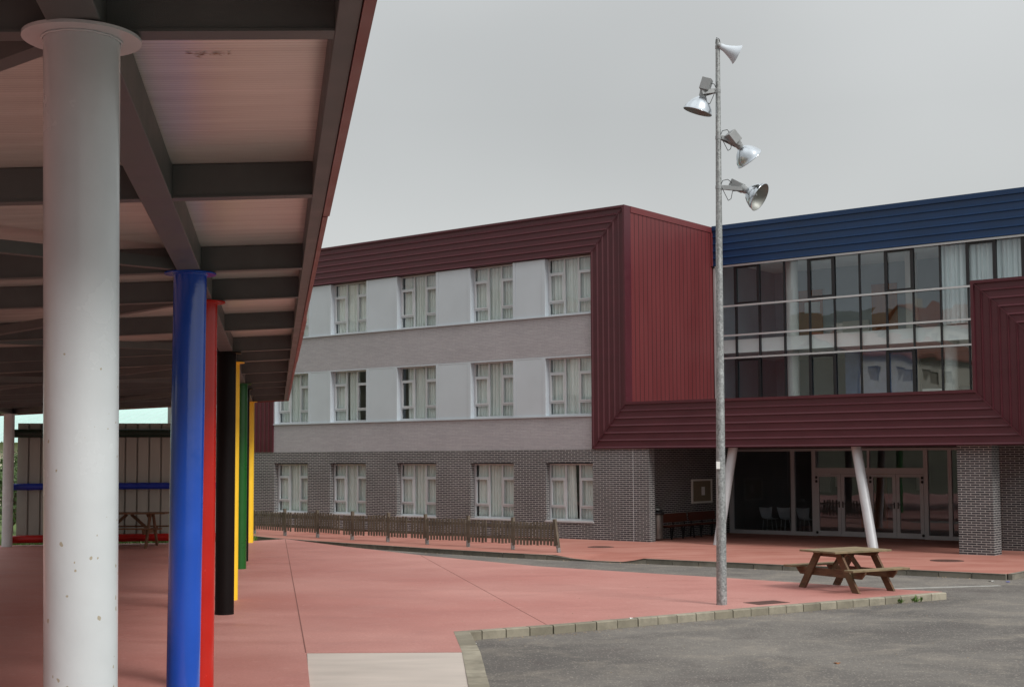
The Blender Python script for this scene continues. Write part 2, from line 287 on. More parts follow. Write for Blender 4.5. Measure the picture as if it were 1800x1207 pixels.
# ------------------------------------------------------------------ mesh builder
class MB:
    def __init__(s): s.v = []; s.f = []; s.sm = []; s.mi = []; s.blk = []; s.cur = 0; s.smooth = False; s.bv = 0.0
    def add(s, vs, fs):
        o = len(s.v); s.v += [Vector(p) for p in vs]
        for f in fs: s.f.append([o + i for i in f]); s.sm.append(s.smooth); s.mi.append(s.cur); s.blk.append(s.bv)
        return s
    def quad(s, a, b, c, d): return s.add([a, b, c, d], [(0, 1, 2, 3)])
    def box(s, x0, x1, y0, y1, z0, z1):
        if x0 > x1: x0, x1 = x1, x0
        if y0 > y1: y0, y1 = y1, y0
        if z0 > z1: z0, z1 = z1, z0
        return s.add([(x0, y0, z0), (x1, y0, z0), (x1, y1, z0), (x0, y1, z0), (x0, y0, z1), (x1, y0, z1), (x1, y1, z1), (x0, y1, z1)],
                     [(0, 3, 2, 1), (4, 5, 6, 7), (0, 1, 5, 4), (1, 2, 6, 5), (2, 3, 7, 6), (3, 0, 4, 7)])
    def bar(s, p, q, wid, hei, side=None):
        p, q = Vector(p), Vector(q); d = (q - p).normalized()
        sd = Vector(side) if side is not None else Vector((0, 0, 1)).cross(d)
        if sd.length < 1e-4: sd = Vector((1, 0, 0))
        sd = (sd - d * sd.dot(d)).normalized(); u = d.cross(sd).normalized()
        a, b = sd * wid / 2, u * hei / 2
        vs = [p - a - b, p + a - b, p + a + b, p - a + b, q - a - b, q + a - b, q + a + b, q - a + b]
        return s.add(vs, [(0, 3, 2, 1), (4, 5, 6, 7), (0, 1, 5, 4), (1, 2, 6, 5), (2, 3, 7, 6), (3, 0, 4, 7)])
    def tube(s, p, q, r0, r1=None, n=16, caps=True):
        r1 = r0 if r1 is None else r1; p, q = Vector(p), Vector(q); d = (q - p).normalized()
        a = d.orthogonal().normalized(); b = d.cross(a)
        vs = []; 
        for c, r in ((p, r0), (q, r1)):
            for i in range(n):
                t = 2 * math.pi * i / n; vs.append(c + (a * math.cos(t) + b * math.sin(t)) * r)
        k = s.smooth; s.smooth = True
        s.add(vs, [(i, (i + 1) % n, n + (i + 1) % n, n + i) for i in range(n)]); s.smooth = k
        if caps: s.add(vs[:n], [tuple(range(n - 1, -1, -1))]); s.add(vs[n:], [tuple(range(n))])
        return s
    def path(s, pts, r, n=8):
        for a, b in zip(pts, pts[1:]): s.tube(a, b, r, r, n)
        return s
    def lathe(s, prof, origin, axis, n=28, flat=False):
        o = Vector(origin); d = Vector(axis).normalized(); a = d.orthogonal().normalized(); b = d.cross(a); vs = []
        for (r, h) in prof:
            for i in range(n):
                t = 2 * math.pi * i / n; vs.append(o + d * h + (a * math.cos(t) + b * math.sin(t)) * r)
        k = s.smooth; s.smooth = not flat
        s.add(vs, [(j * n + i, j * n + (i + 1) % n, (j + 1) * n + (i + 1) % n, (j + 1) * n + i) for j in range(len(prof) - 1) for i in range(n)]); s.smooth = k
        return s
    def prism(s, poly, z0, z1):
        P = [Vector((x, y, 0)) for x, y in poly]
        ar = sum(P[i].x * P[(i + 1) % len(P)].y - P[(i + 1) % len(P)].x * P[i].y for i in range(len(P)))
        if ar < 0: P = P[::-1]
        tri = tessellate_polygon([P]); n = len(P)
        top = [(p.x, p.y, z1) for p in P]; bot = [(p.x, p.y, z0) for p in P]
        fs = []
        for t in tri:
            a, b, c = [P[i] for i in t]; cr = (b - a).cross(c - a).z
            fs.append(tuple(t) if cr > 0 else tuple(reversed(t)))
        s.add(top, fs); s.add(bot, [tuple(reversed(f)) for f in fs])
        s.add(bot + top, [(i, (i + 1) % n, n + (i + 1) % n, n + i) for i in range(n)])
        return s
    def walls(s, u0, u1, z0, z1, holes, yf, yb):
        us = sorted({u0, u1} | {h[0] for h in holes} | {h[1] for h in holes}); zs = sorted({z0, z1} | {h[2] for h in holes} | {h[3] for h in holes})
        nu, nz = len(us) - 1, len(zs) - 1
        def solid(i, j):
            if i < 0 or j < 0 or i >= nu or j >= nz: return False
            c, d = (us[i] + us[i + 1]) / 2, (zs[j] + zs[j + 1]) / 2
            return not any(h[0] < c < h[1] and h[2] < d < h[3] for h in holes)
        for i in range(nu):
            for j in range(nz):
                if not solid(i, j): continue
                a, b, c, d = us[i], us[i + 1], zs[j], zs[j + 1]
                s.quad((a, yf, c), (b, yf, c), (b, yf, d), (a, yf, d)); s.quad((b, yb, c), (a, yb, c), (a, yb, d), (b, yb, d))
                if not solid(i - 1, j): s.quad((a, yb, c), (a, yf, c), (a, yf, d), (a, yb, d))
                if not solid(i + 1, j): s.quad((b, yf, c), (b, yb, c), (b, yb, d), (b, yf, d))
                if not solid(i, j - 1): s.quad((a, yb, c), (b, yb, c), (b, yf, c), (a, yf, c))
                if not solid(i, j + 1): s.quad((a, yf, d), (b, yf, d), (b, yb, d), (a, yb, d))
        return s
    def mesh(s, name, mats):
        me = bpy.data.meshes.new(name); me.from_pydata([tuple(p) for p in s.v], [], s.f)
        for mm in (mats if isinstance(mats, (list, tuple)) else [mats]): me.materials.append(mm)
        uv = me.uv_layers.new(name='UVMap')
        at = me.attributes.new('blk', 'FLOAT', 'FACE')
        for p in me.polygons:
            p.use_smooth = s.sm[p.index]; p.material_index = s.mi[p.index]; at.data[p.index].value = s.blk[p.index]
            n = p.normal; ax, ay, az = abs(n.x), abs(n.y), abs(n.z)
            for li in p.loop_indices:
                c = me.vertices[me.loops[li].vertex_index].co
                uv.data[li].uv = (c.x, c.y) if az > ax and az > ay else ((c.y, c.z) if ax > ay else (c.x, c.z))
        return me
    def build(s, name, mats, parent=None, bevel=0.0, loc=None):
        o = bpy.data.objects.new(name, s.mesh(name, mats)); COL.objects.link(o); o.parent = parent
        if loc: o.location = loc
        if bevel:
            b = o.modifiers.new('bevel', 'BEVEL'); b.width = bevel; b.segments = 2; b.limit_method = 'ANGLE'
        return o
def empty(name, loc=(0, 0, 0), rz=0.0):
    o = bpy.data.objects.new(name, None); COL.objects.link(o); o.location = loc; o.rotation_euler = (0, 0, rz); o.empty_display_size = 0.3; return o
def tag(o, label, cat, group=None, kind=None):
    o['label'] = label; o['category'] = cat
    if group: o['group'] = group
    if kind: o['kind'] = kind
    return o
def struct(o, label=None):
    o['kind'] = 'structure'
    if label: o['label'] = label
    return o
def inst(o, parent, loc=None, name=None):
    c = o.copy(); COL.objects.link(c); c.parent = parent
    if loc is not None: c.location = loc
    return c

# ------------------------------------------------------------------ ground
g = MB(); g.quad((-400, -300, -.18), (400, -300, -.18), (400, 600, -.18), (-400, 600, -.18)); struct(g.build('ground', M['grass']), 'rough grass ground around the school')
g = MB(); g.prism([(-9.3, 46.9), (-6.5, 43.0), (-20, 10), (-20, -60), (90, -60), (90, 70), (20, 70), (-6, 60)], -.17, -.13)
struct(g.build('asphalt_road', M['asphalt']), 'worn grey asphalt of the yard and the lane along the pavement')
KN = [(-.9, 20.48), (.56, 21.25), (1.95, 22.12), (3.92, 23.40), (6.25, 24.86), (8.24, 26.05)]
court = KN + [(8.28, 26.12), (7.63, 26.6), (5.9, 28.17), (4.5, 29.45), (3.3, 30.39), (.61, 32.7), (-2.4, 36.5), (-5.0, 40.4), (-7.49, 44.4), (-8.29, 43.45), (-10.6, 42.6), (-16.5, 41.6), (-34, 38.4), (-34, -10), (-.15, -10), (-1.6, 11.5), (-2.33, 15.57), (-2.79, 18.30), (-.69, 18.32)]
g = MB(); g.prism(court, -.16, 0.0); struct(g.build('court_pavement', M['court']), 'smooth pink red concrete floor of the play court')
# construction joints cut in the court
g = MB(); g.bar((-7.45, 44.2, 0.0005), (-2.80, 18.32, 0.0005), 0.016, 0.006); g.bar((-2.49, 36.5, 0.0005), (0.52, 21.28, 0.0005), 0.007, 0.006)
struct(g.build('court_joint', mat('joint_dirt', srgb(118, 78, 70), 0.9)), 'thin dark joints crossing the pink court')
g = MB(); g.add([(-2.78, 18.29, -.004), (-.60, 18.31, -.004), (-.25, 12.2, -.11), (-1.75, 12.0, -.11), (-2.78, 18.29, -.16), (-.60, 18.31, -.16), (-.25, 12.2, -.16), (-1.75, 12.0, -.16)],
                [(3, 2, 1, 0), (0, 1, 5, 4), (1, 2, 6, 5), (2, 3, 7, 6), (3, 0, 4, 7)])
struct(g.build('concrete_path', M['pale_slab']), 'pale bare concrete ramp strip beside the court')

def kerb(name, pts, zt, zb, wid, blk, m, side=1, label=None, gap=0.016):
    P = [Vector((x, y, 0)) for x, y in pts]; L = [0]
    for a, b in zip(P, P[1:]): L.append(L[-1] + (b - a).length)
    def at(s):
        for i in range(len(P) - 1):
            if s <= L[i + 1] or i == len(P) - 2:
                k = (s - L[i]) / (L[i + 1] - L[i]); return P[i].lerp(P[i + 1], k), zt[i] * (1 - k) + zt[i + 1] * k
    n = max(1, round(L[-1] / blk)); g = MB(); st = L[-1] / n
    for i in range(n):
        g.bv = random.random()
        a, za = at(i * st + gap / 2); b, zb_ = at((i + 1) * st - gap / 2); d = (b - a).normalized(); nrm = Vector((d.y, -d.x, 0)) * side
        j = random.uniform(-.004, .004)
        a2, b2 = a + nrm * (wid + j), b + nrm * (wid + j); c = 0.015
        def V(p, z): return (p.x, p.y, z)
        ai, bi = a2 - nrm * c, b2 - nrm * c
        vs = [V(a, zb), V(b, zb), V(b2, zb), V(a2, zb), V(a, za + j * .5), V(b, zb_ + j * .5), V(bi, zb_ + j * .5), V(ai, za + j * .5), V(b2, zb_ - c), V(a2, za - c)]
        fs = [(4, 7, 6, 5), (7, 9, 8, 6), (9, 3, 2, 8), (0, 4, 5, 1), (0, 3, 9, 7, 4), (1, 5, 6, 8, 2)]
        if side < 0: fs = [tuple(reversed(f)) for f in fs]
        g.add(vs, [tuple(reversed(f)) for f in fs])
    # recalc handled by consistent winding; Cycles is two sided
    o = g.build(name, m); return struct(o, label)
kerb('kerb', KN, [0.003] * 6, -.16, 0.14, 0.41, M['kerb'], 1, 'row of pale kerb stones along the near edge of the pink court')
kerb('kerb', [(-.90, 20.47), (-.69, 18.3), (-.5, 15.5), (-.36, 12.3)], [0.003, .002, -.04, -.1], -.16, -0.23, 0.5, M['kerb'], 1, 'flush kerb stones beside the pale concrete strip')

KF = [(-12.5, 51.5), (-8.95, 46.35), (-7.9, 44.95), (-5.0, 41.95), (-2.51, 39.55), (-.09, 37.36), (1.15, 36.45), (1.85, 36.0), (2.95, 35.3), (3.4, 35.05), (6.61, 32.83), (9.17, 31.25), (10.95, 29.95)]
KZ = [0, 0, 0, 0, 0, 0, 0, -.105, -.105, 0, 0, 0, 0]
kerb('kerb', KF, KZ, -.16, -0.10, 0.75, M['kerb_far'], -1, 'dark weathered kerb stones along the pavement, dropped at one point')
kerb('kerb', [(10.97, 29.97), (12.6, 31.9), (20, 41)], [0, 0, 0], -.16, -0.10, 0.75, M['kerb_far'], -1, 'kerb stones turning the right corner of the pavement')
BO = Vector((4.2535, 41.775, 0)); UU = Vector((.78368, -.62117, 0)); NN_ = Vector((-.62117, -.78368, 0))
def B(u, n, z=0): p = BO + UU * u + NN_ * n; return (p.x, p.y, z)
inner = []
for i, (x, y) in enumerate(KF):
    inner.append((x + .75, y + .95))
g = MB()
for i in range(len(KF) - 1):
    g.quad((*KF[i], KZ[i]), (*KF[i + 1], KZ[i + 1]), (*inner[i + 1], 0), (*inner[i], 0))
back = [(12.6, 31.9), (20, 41), B(16, -14)[:2], B(-30, -14)[:2]]
P = [(p[0], p[1]) for p in inner] + [back[0], back[1], back[2], back[3]]
g.quad((*inner[-1], 0), (*KF[-1], 0), (12.6, 31.9, 0), (12.6, 31.91, 0))
tri = tessellate_polygon([[Vector((x, y, 0)) for x, y in P]])
g.add([(x, y, 0) for x, y in P], [tuple(t) for t in tri])
struct(g.build('pavement', M['walk']), 'reddish pavement in front of the school building')

g = MB(); g.prism([(-8.45, 43.55), (-9.1, 46.5), (-11, 52), (-40, 70), (-60, 45), (-34, 38.5), (-16.5, 41.75)], -.17, -.05); struct(g.build('grass_verge', M['grass']), 'green verge behind the windbreak')
g = MB()
for i in range(5200):
    k = random.random(); w_ = random.uniform(-11, -.6); t_ = random.uniform(43.62, 46.5) if random.random() < .8 else random.uniform(46.5, 50)
    a = 0.17417; x = w_ * math.cos(a) - t_ * math.sin(a); y = w_ * math.sin(a) + t_ * math.cos(a)
    h = random.uniform(.05, .16); an = random.uniform(0, 6.28); dx, dy = math.cos(an) * .012, math.sin(an) * .012; lx, ly = random.uniform(-.05, .05), random.uniform(-.05, .05)
    g.add([(x - dx, y - dy, -.055), (x + dx, y + dy, -.055), (x + lx, y + ly, h - .05)], [(0, 1, 2)])
tag(g.build('grass', M['blade']), 'short green grass behind the foot of the windbreak', 'grass', kind='stuff')
del_ = [(8.0, 28.05), (10.1, 28.6)]
g = MB(); g.bar((7.9, 28.05, -.127), (10.3, 28.62, -.127), 0.2, 0.004); struct(g.build('road_marking', M['line']), 'worn white line painted on the asphalt behind the picnic table')

# low hill rising behind the photographer's left, with village houses (mirrored in the glass)
def hz(x, y):
    d = max(0, -x - 40); e = max(0, -y - 70)
    return min(26, d * .27) + min(12, e * .14)
g = MB(); g.smooth = True; NX, NY = 26, 26; vs = []; 
for j in range(NY + 1):
    for i in range(NX + 1):
        x = -300 + i * 261 / NX; y = -220 + j * 300 / NY
        h = hz(x, y) + (1.2 * math.sin(x * .05 + y * .07) if x < -60 else 0); vs.append((x, y, h - .17 if x < -42 else -.19))
g.add(vs, [(j * (NX + 1) + i, j * (NX + 1) + i + 1, (j + 1) * (NX + 1) + i + 1, (j + 1) * (NX + 1) + i) for j in range(NY) for i in range(NX)])
struct(g.build('hills', M['hill']), 'low scrubby hillside beyond the yard')

def house(x, y, rz, L, W, H, label, wm):
    o = empty('house', (x, y, hz(x, y) - .6), rz); tag(o, label, 'house', 'village houses beyond the yard')
    holes = []
    n = int(L // 3)
    for i in range(n):
        for z in (1.6, 4.4):
            if z + 1.3 < H - .3: holes.append((-L / 2 + 1 + i * 3, -L / 2 + 2.1 + i * 3, z, z + 1.2))
    g = MB(); g.walls(-L / 2, L / 2, 0, H, holes, -W / 2, -W / 2 + .3); g.walls(-L / 2, L / 2, 0, H, [], W / 2 - .3, W / 2)
    for s_ in (-1, 1):
        x0 = s_ * L / 2; x1 = x0 - s_ * .3
        g.add([(x0, -W / 2, 0), (x0, W / 2, 0), (x0, W / 2, H), (x0, 0, H + W * .24), (x0, -W / 2, H)], [(0, 1, 2, 3, 4)])
    g.build('wall', wm, o)
    g = MB(); hh = H + W * .25
    for s_ in (-1, 1):
        a = (-L / 2 - .4, s_ * (W / 2 + .5), H - .12); b = (L / 2 + .4, s_ * (W / 2 + .5), H - .12); c = (L / 2 + .4, 0, hh); d = (-L / 2 - .4, 0, hh)
        up = lambda p: (p[0], p[1], p[2] + .18)
        g.quad(a, b, c, d); g.quad(up(a), up(b), up(c), up(d)); g.quad(a, b, up(b), up(a)); g.quad(a, d, up(d), up(a)); g.quad(b, c, up(c), up(b))
    g.build('roof', M['terracotta'], o)
    g = MB(); g.box(L / 4, L / 4 + .8, .6, 1.4, H + .4, hh + .9); g.build('chimney', wm, o)
    for h in holes:
        g = MB(); g.box(h[0], h[1], -W / 2 + .14, -W / 2 + .17, h[2], h[3]); g.build('window', M['shutter'], o)
for args in [(-60, 4, R(72), 15, 10, 6.6, 'cream village house with wide terracotta roof, nearest beyond the yard', M['render']),
             (-72, 22, R(60), 12, 9, 6.2, 'white village house with steep terracotta roof on the slope', M['white_int']),
             (-78, -16, R(84), 16, 10, 6.8, 'long cream village house with terracotta roof at the hill foot', M['render']),
             (-92, 44, R(50), 14, 10, 7.0, 'cream village house with terracotta roof high on the slope', M['render']),
             (-66, -42, R(100), 14, 9, 6.4, 'white village house with terracotta roof behind the yard corner', M['white_int'])]:
    house(*args)

# ------------------------------------------------------------------ school building (local x = along the front, y = into the building)
sb = empty('school_building', tuple(BO), math.atan2(UU.y, UU.x)); tag(sb, 'three storey school with dark brick ground floor, maroon ribbon cladding and blue parapet', 'school')
UW = [(-17.28, -15.40), (-14.18, -12.30), (-10.74, -8.86), (-7.26, -5.38), (-4.02, -2.14)]
ZG, Z1, Z2 = (.53, 2.45), (3.985, 5.895), (7.29, 9.20)
# outer walls
g = MB(); g.walls(-24, -.02, -.3, 2.89, [(a, b, *ZG) for a, b in UW], 0.0, .34); g.box(-24, -23.7, .34, 14, -.3, 2.89)
bw = g.build('brick_wall', M['brick'], sb); 
g = MB(); g.box(-.96, -.601, .341, 6.2, -.3, 2.89); g.build('brick_wall', M['brick'], sb)
g = MB(); g.box(-.606, -.594, -.004, .0, 0, 2.885); g.build('movement_joint', M['alu'], sb)
for z0, z1 in ((2.892, 3.94), (5.935, 7.25)):
    g = MB(); g.box(-17.35, -2.13, .012, .34, z0, z1); g.build('pale_brick_wall', M['pale_brick'], sb)
for z0, z1, yy in ((3.942, 3.984, -.035), (7.252, 7.289, -.035), (5.897, 5.933, 0)):
    g = MB(); g.box(-17.35, -2.13, yy, .30, z0, z1); g.build('sill_band', M['grey_panel'], sb)
edges = [(-17.35, UW[0][0])] + [(UW[i][1], UW[i + 1][0]) for i in range(4)]
for z0, z1 in (Z1, Z2):
    for a, b in edges:
        g = MB()
        if b - a < .3: g.box(a, b, .0, .3, z0 + .002, z1 + .002); g.build('grey_facade_panel', M['grey_panel'], sb); continue
        for p, q, yy in ((a, a + .115, .0), (a + .121, b - .136, .006), (b - .13, b, .0)): g.box(p, q, yy, .3, z0 + .002, z1 + .002)
        g.box(a + .1, b - .12, .02, .29, z0 + .003, z1)
        g.build('grey_facade_panel', M['grey_panel'], sb)
# brick courses over ground windows and sills
for a, b in UW:
    g = MB(); g.box(a - .02, b + .02, -.03, .21, ZG[0] - .0, ZG[0] + .055); g.build('window_sill', M['alu'], sb)
# ribbon cladding: side A (outer), side B (inner) with mitred corners
A_ = [(-18.9, 2.89), (-18.9, 10.63), (-.80, 10.63), (-.80, 4.36), (10.16, 4.36), (10.16, 7.25), (16, 7.25)]
B_ = [(-17.35, 2.89), (-17.35, 9.22), (-2.13, 9.22), (-2.13, 2.89), (11.60, 2.89), (11.60, 5.80), (16, 5.80)]
prof = []
N_ = 6
prof.append((0.0, .30)); prof.append((0.0, -.075)); prof.append((.055, -.075)); prof.append((.055, -.03))
for i in range(N_):
    k0 = .055 + (i) * .945 / N_; k1 = .055 + (i + 1) * .945 / N_
    prof += [(k0 + .004, -.016), (k1 - .048, -.020), (k1 - .024, -.050), (k1 - .012, -.050), (k1 - .006, -.016)]
prof += [(1.0, -.058), (1.0, .30)]
g = MB(); vs = []
for a, b in zip(A_, B_):
    for k, y in prof: vs.append((a[0] + (b[0] - a[0]) * k, y, a[1] + (b[1] - a[1]) * k))
n = len(prof)
g.add(vs, [(j * n + i, j * n + i + 1, (j + 1) * n + i + 1, (j + 1) * n + i) for j in range(len(A_) - 1) for i in range(n - 1)])
g.add(vs[:n], [tuple(range(n))]); g.add(vs[-n:], [tuple(range(n))])
# thin mitre cover strips
for j in (1, 2, 3, 4, 5): g.bar((A_[j][0], -.062, A_[j][1]), (B_[j][0], -.062, B_[j][1]), .02, .02, side=(0, 1, 0))
g.build('ribbon_cladding', M['maroon'], sb)
# end wall of the upper left block: vertical boards
g = MB(); nb = 22; y0, y1 = .02, 5.50
for i in range(nb):
    a = y0 + (y1 - y0) * i / nb; b = y0 + (y1 - y0) * (i + 1) / nb
    g.add([(-.85, a, 4.2), (-.85, a + .028, 4.2), (-.812, a + .03, 4.2), (-.812, b - .04, 4.2), (-.812, b - .03, 4.2), (-.812, b, 4.2), (-.85, b, 4.2)] +
          [(-.85, a, 10.42), (-.85, a + .028, 10.42), (-.812, a + .03, 10.42), (-.812, b - .04, 10.42), (-.812, b - .03, 10.42), (-.812, b, 10.42), (-.85, b, 10.42)],
          [(j, j + 1, 8 + j, 7 + j) for j in range(2, 6)])
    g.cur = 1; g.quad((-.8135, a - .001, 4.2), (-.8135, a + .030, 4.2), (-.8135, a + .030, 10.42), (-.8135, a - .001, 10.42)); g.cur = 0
g.box(-1.1, -.855, y0, y1 + .1, 2.9, 10.6)
g.box(-1.1, -.79, .3, 5.62, 10.43, 10.63); g.box(-.83, -.77, 5.36, 5.47, 9.25, 10.42)
g.build('end_wall_cladding', [M['red_clad'], mat('painted_gap_shade', srgb(40, 16, 18), .7)], sb)  # dark strips paint the shade of the gaps between boards
g = MB(); g.box(-24, -.84, .31, 14, 10.40, 10.60); g.box(-24, -23.8, .3, 14, 2.89, 10.4); g.box(-24, -18.92, .0, .3, 2.892, 10.4)
g.box(-1.1, 16, 5.75, 14, 10.45, 10.6); g.box(15.8, 16, 5.7, 14, 0, 10.4); g.box(-24, 16, 14, 14.3, -.2, 10.4)
g.build('roof', M['int_dark'], sb)
# blue parapet
g = MB(); vs = []; pf = [(10.66, 5.9), (10.66, 5.42), (10.50, 5.42)]
for i in range(5):
    z1 = 10.50 - i * .25; z0 = z1 - .25
    pf += [(z1 - .006, 5.468), (z0 + .05, 5.462), (z0 + .035, 5.44), (z0 + .01, 5.44)]
pf += [(9.25, 5.5), (9.25, 5.9)]
for u in (-.79, 16):
    for z, y in pf: vs.append((u, y, z))
n = len(pf); g.add(vs, [(i, i + 1, n + i + 1, n + i) for i in range(n - 1)])
g.build('blue_parapet_cladding', M['blue_clad'], sb)
# projecting porch box: deck and soffit, plus right hand block
g = MB(); g.box(-.6, 10.15, .31, 5.5, 4.1, 4.30); g.box(-.82, 11.6, .31, 6.6, 2.895, 3.05); g.box(10.2, 16, .31, 5.5, 6.9, 7.1); g.box(11.6, 16, .3, .5, 2.9, 5.8)
g.build('porch_soffit', M['soffit_dark'], sb)
# left block interior floors/back wall
g = MB(); g.box(-23.7, -1.12, 4.8, 5.0, 0, 10.3); g.build('classroom_wall', M['int_wall'], sb)
g = MB()
for z in (3.0, 6.3, 9.6): g.box(-23.7, -1.12, .345, 4.79, z, z + .3)
g.box(-23.7, -1.0, .35, 4.79, .004, .03)
g.build('classroom_floor', M['int_floor'], sb)

# windows ------------------------------------------------------------
WW, WH = 1.88, 1.91
def curtain_mesh(spans, seed, z0=.06, z1=WH - .05, amp=.05, depth=.17, pitch=.13):
    rnd = random.Random(seed); g = MB(); g.smooth = True
    for a, b, lean in spans:
        n = max(6, int((b - a) / .008)); vs = []; ph = rnd.uniform(0, 6); jit = [rnd.uniform(.6, 1.4) for _ in range(60)]
        acc = ph; last = a
        for i in range(n + 1):
            x = a + (b - a) * i / n; kk = jit[int((x - a) / .13) % 60]; acc += (b - a) / n / pitch * 2 * math.pi / kk
            y = depth - amp + 2.3 * amp * kk * (1 - abs(math.sin(acc / 2)) ** .55) + amp * .2 * math.sin(acc * 2.3)
            yy = depth - amp + 2.6 * amp * kk * (1 - abs(math.sin(acc / 2 + .1)) ** .5)
            vs.append((x, y, z1)); vs.append((x + lean * (x - a) / (b - a + 1e-6), yy, z0))
        g.add(vs, [(2 * i, 2 * i + 1, 2 * i + 3, 2 * i + 2) for i in range(n)])
    return g
cur = [curtain_mesh([(.03, .95, 0), (.93, 1.86, 0)], 1).mesh('curtain', M['curtain']),
       curtain_mesh([(.03, 1.10, 0), (1.16, 1.86, -.02)], 2).mesh('curtain', M['curtain']),
       curtain_mesh([(.03, .98, .06), (1.18, 1.86, 0)], 3).mesh('curtain', M['curtain']),
       curtain_mesh([(.03, .50, 0), (.70, 1.22, .03), (1.55, 1.86, -.05)], 4).mesh('curtain', M['curtain']),
       curtain_mesh([(.06, 1.0, 0), (.98, 1.86, 0)], 5).mesh('curtain', M['curtain']),
       curtain_mesh([(.25, .62, -.04), (.60, 1.86, 0)], 6).mesh('curtain', M['curtain'])]
c1, c2 = .665, 1.235
zb_, zt_ = .44, 1.42
g = MB()
for x0, x1, z0, z1 in ((0, .055, 0, WH), (WW - .055, WW, 0, WH), (.055, WW - .055, 0, .06), (.055, WW - .055, WH - .05, WH),
                       (c1 - .03, c1 + .03, .06, WH - .05), (c2 - .03, c2 + .03, .06, WH - .05)): g.box(x0, x1, 0, .07, z0, z1)
for a, b in ((.055, c1 - .03), (c2 + .03, WW - .055)):
    for z in (zb_, zt_): g.box(a, b, .002, .068, z - .025, z + .025)
me_frame = g.mesh('window', M['alu'])
me_case = []
for a, b in ((.055, c1 - .03), (c2 + .03, WW - .055)):
    g = MB()
    z0, z1 = zb_ + .025, zt_ - .025; t_ = .05
    g.box(a, a + t_, -.018, .06, z0, z1); g.box(b - t_, b, -.018, .06, z0, z1); g.box(a + t_, b - t_, -.018, .06, z0, z0 + t_); g.box(a + t_, b - t_, -.018, .06, z1 - t_, z1)
    me_case.append(g.mesh('casement', M['alu']))
g = MB()
for a, b in ((.055, c1 - .03), (c1 + .03, c2 - .03), (c2 + .03, WW - .055)):
    g.box(a, b, .030, .038, .06, WH - .05)
me_pane = g.mesh('pane', M['glass'])
k = 0
pat = {0: [4, 0, 5, 1, 2], 1: [0, 3, 5, 4, 0], 2: [4, 0, 1, 4, 0]}
pat = {0: [0, 4, 0, 1, 2], 1: [4, 3, 5, 0, 4], 2: [0, 4, 1, 0, 4]}
for row, (z0, _) in enumerate((ZG, Z1, Z2)):
    for i, (a, b) in enumerate(UW):
        wn = bpy.data.objects.new('window', me_frame); COL.objects.link(wn); wn.parent = sb; wn.location = (a, .20, z0 + (.05 if row == 0 else .005))
        if row == 0: wn.scale = (1, 1, .965)
        for nm, me in (('casement', me_case[0]), ('casement', me_case[1]), ('pane', me_pane), ('curtain', cur[pat[row][i]])):
            c = bpy.data.objects.new(nm, me); COL.objects.link(c); c.parent = wn
g = MB()
# curtain wall of the upper storeys ------------------------------------
GY = 5.6
MU = [-.62, -.08, .92, 1.86, 2.78, 3.67, 4.56, 5.46, 6.35, 7.23, 8.10, 8.95, 9.78, 10.65, 11.5, 12.4, 13.3, 14.2, 15.1, 16.0]
MU[1] = .02
RZ = [4.30, 6.02, 6.80, 7.82, 9.22]
g = MB()
for z in RZ[1:4]: g.box(-.72, 16, GY - .10, GY - .02, z - .03, z + .03)
g.box(-.72, 16, GY - .13, GY - .02, 9.185, 9.245); g.box(-.78, -.70, GY - .12, GY + .05, 4.3, 9.18)
cw = g.build('curtain_wall', M['rail'], sb)
g = MB()
for u in MU: g.box(u - .024, u + .024, GY - .016, GY + .10, 4.3, 9.22)
OPER = [(1, 4), (4, 4), (7, 4), (10, 4), (12, 4), (1, 1), (4, 1), (7, 1)]
for (i, r) in OPER:
    if i + 1 >= len(MU): continue
    a, b = MU[i], MU[i + 1]; z0, z1 = (RZ[3] + .05, RZ[4] - .04) if r == 4 else (RZ[0] + .05, RZ[1] - .05); t_ = .065
    g.box(a - .04, a + t_, GY - .045, GY - .018, z0, z1); g.box(b - t_, b + .04, GY - .045, GY - .018, z0, z1)
    g.box(a + t_, b - t_, GY - .045, GY - .018, z0, z0 + t_); g.box(a + t_, b - t_, GY - .045, GY - .018, z1 - t_, z1)
g.build('mullion_frame', M['black_frame'], cw)
for i in range(len(MU) - 1):
    for r in range(4):
        if i > 13 and r < 4 and i > 15: continue
        g = MB(); j = random.uniform(-.004, .004); g.add([(MU[i] + .024, GY + .02 + j, RZ[r]), (MU[i + 1] - .024, GY + .02 - j, RZ[r]), (MU[i + 1] - .024, GY + .022 - j * .4, RZ[r + 1]), (MU[i] + .024, GY + .022 + j * .6, RZ[r + 1])], [(0, 1, 2, 3)])
        g.build('pane', M['glass_dark'], cw)
# rooms behind
g = MB(); g.box(-.9, 15.7, 10.2, 10.4, 3.3, 10.3); g.box(-1.1, -.84, 5.7, 10.2, 3.05, 10.4); g.box(4.6, 4.75, 8.4, 10.19, 3.31, 6.2); g.box(6.95, 7.1, 6.6, 10.19, 6.67, 9.9)
g.build('room_wall', M['int_wall'], sb)
g = MB(); g.box(-.83, 15.7, 5.69, 10.18, 6.20, 6.66); g.box(-.83, 15.7, 5.74, 10.18, 9.5, 9.7); g.build('floor_slab', mat('white_slab', srgb(246, 246, 242), .7, var=.02), sb)
g = MB(); g.box(-.83, 15.7, 5.72, 10.18, 3.06, 3.3); g.build('corridor_floor', M['int_floor'], sb)
for (u, y) in ((1.86, 6.2), (7.3, 6.2), (5.1, 8.6)):
    g = MB(); g.tube((u, y, 3.31), (u, y, 6.24), .20, n=20, caps=False); g.tube((u, y, 6.67), (u, y, 9.49), .20, n=20, caps=False); g.build('interior_column', M['white_int'], sb)
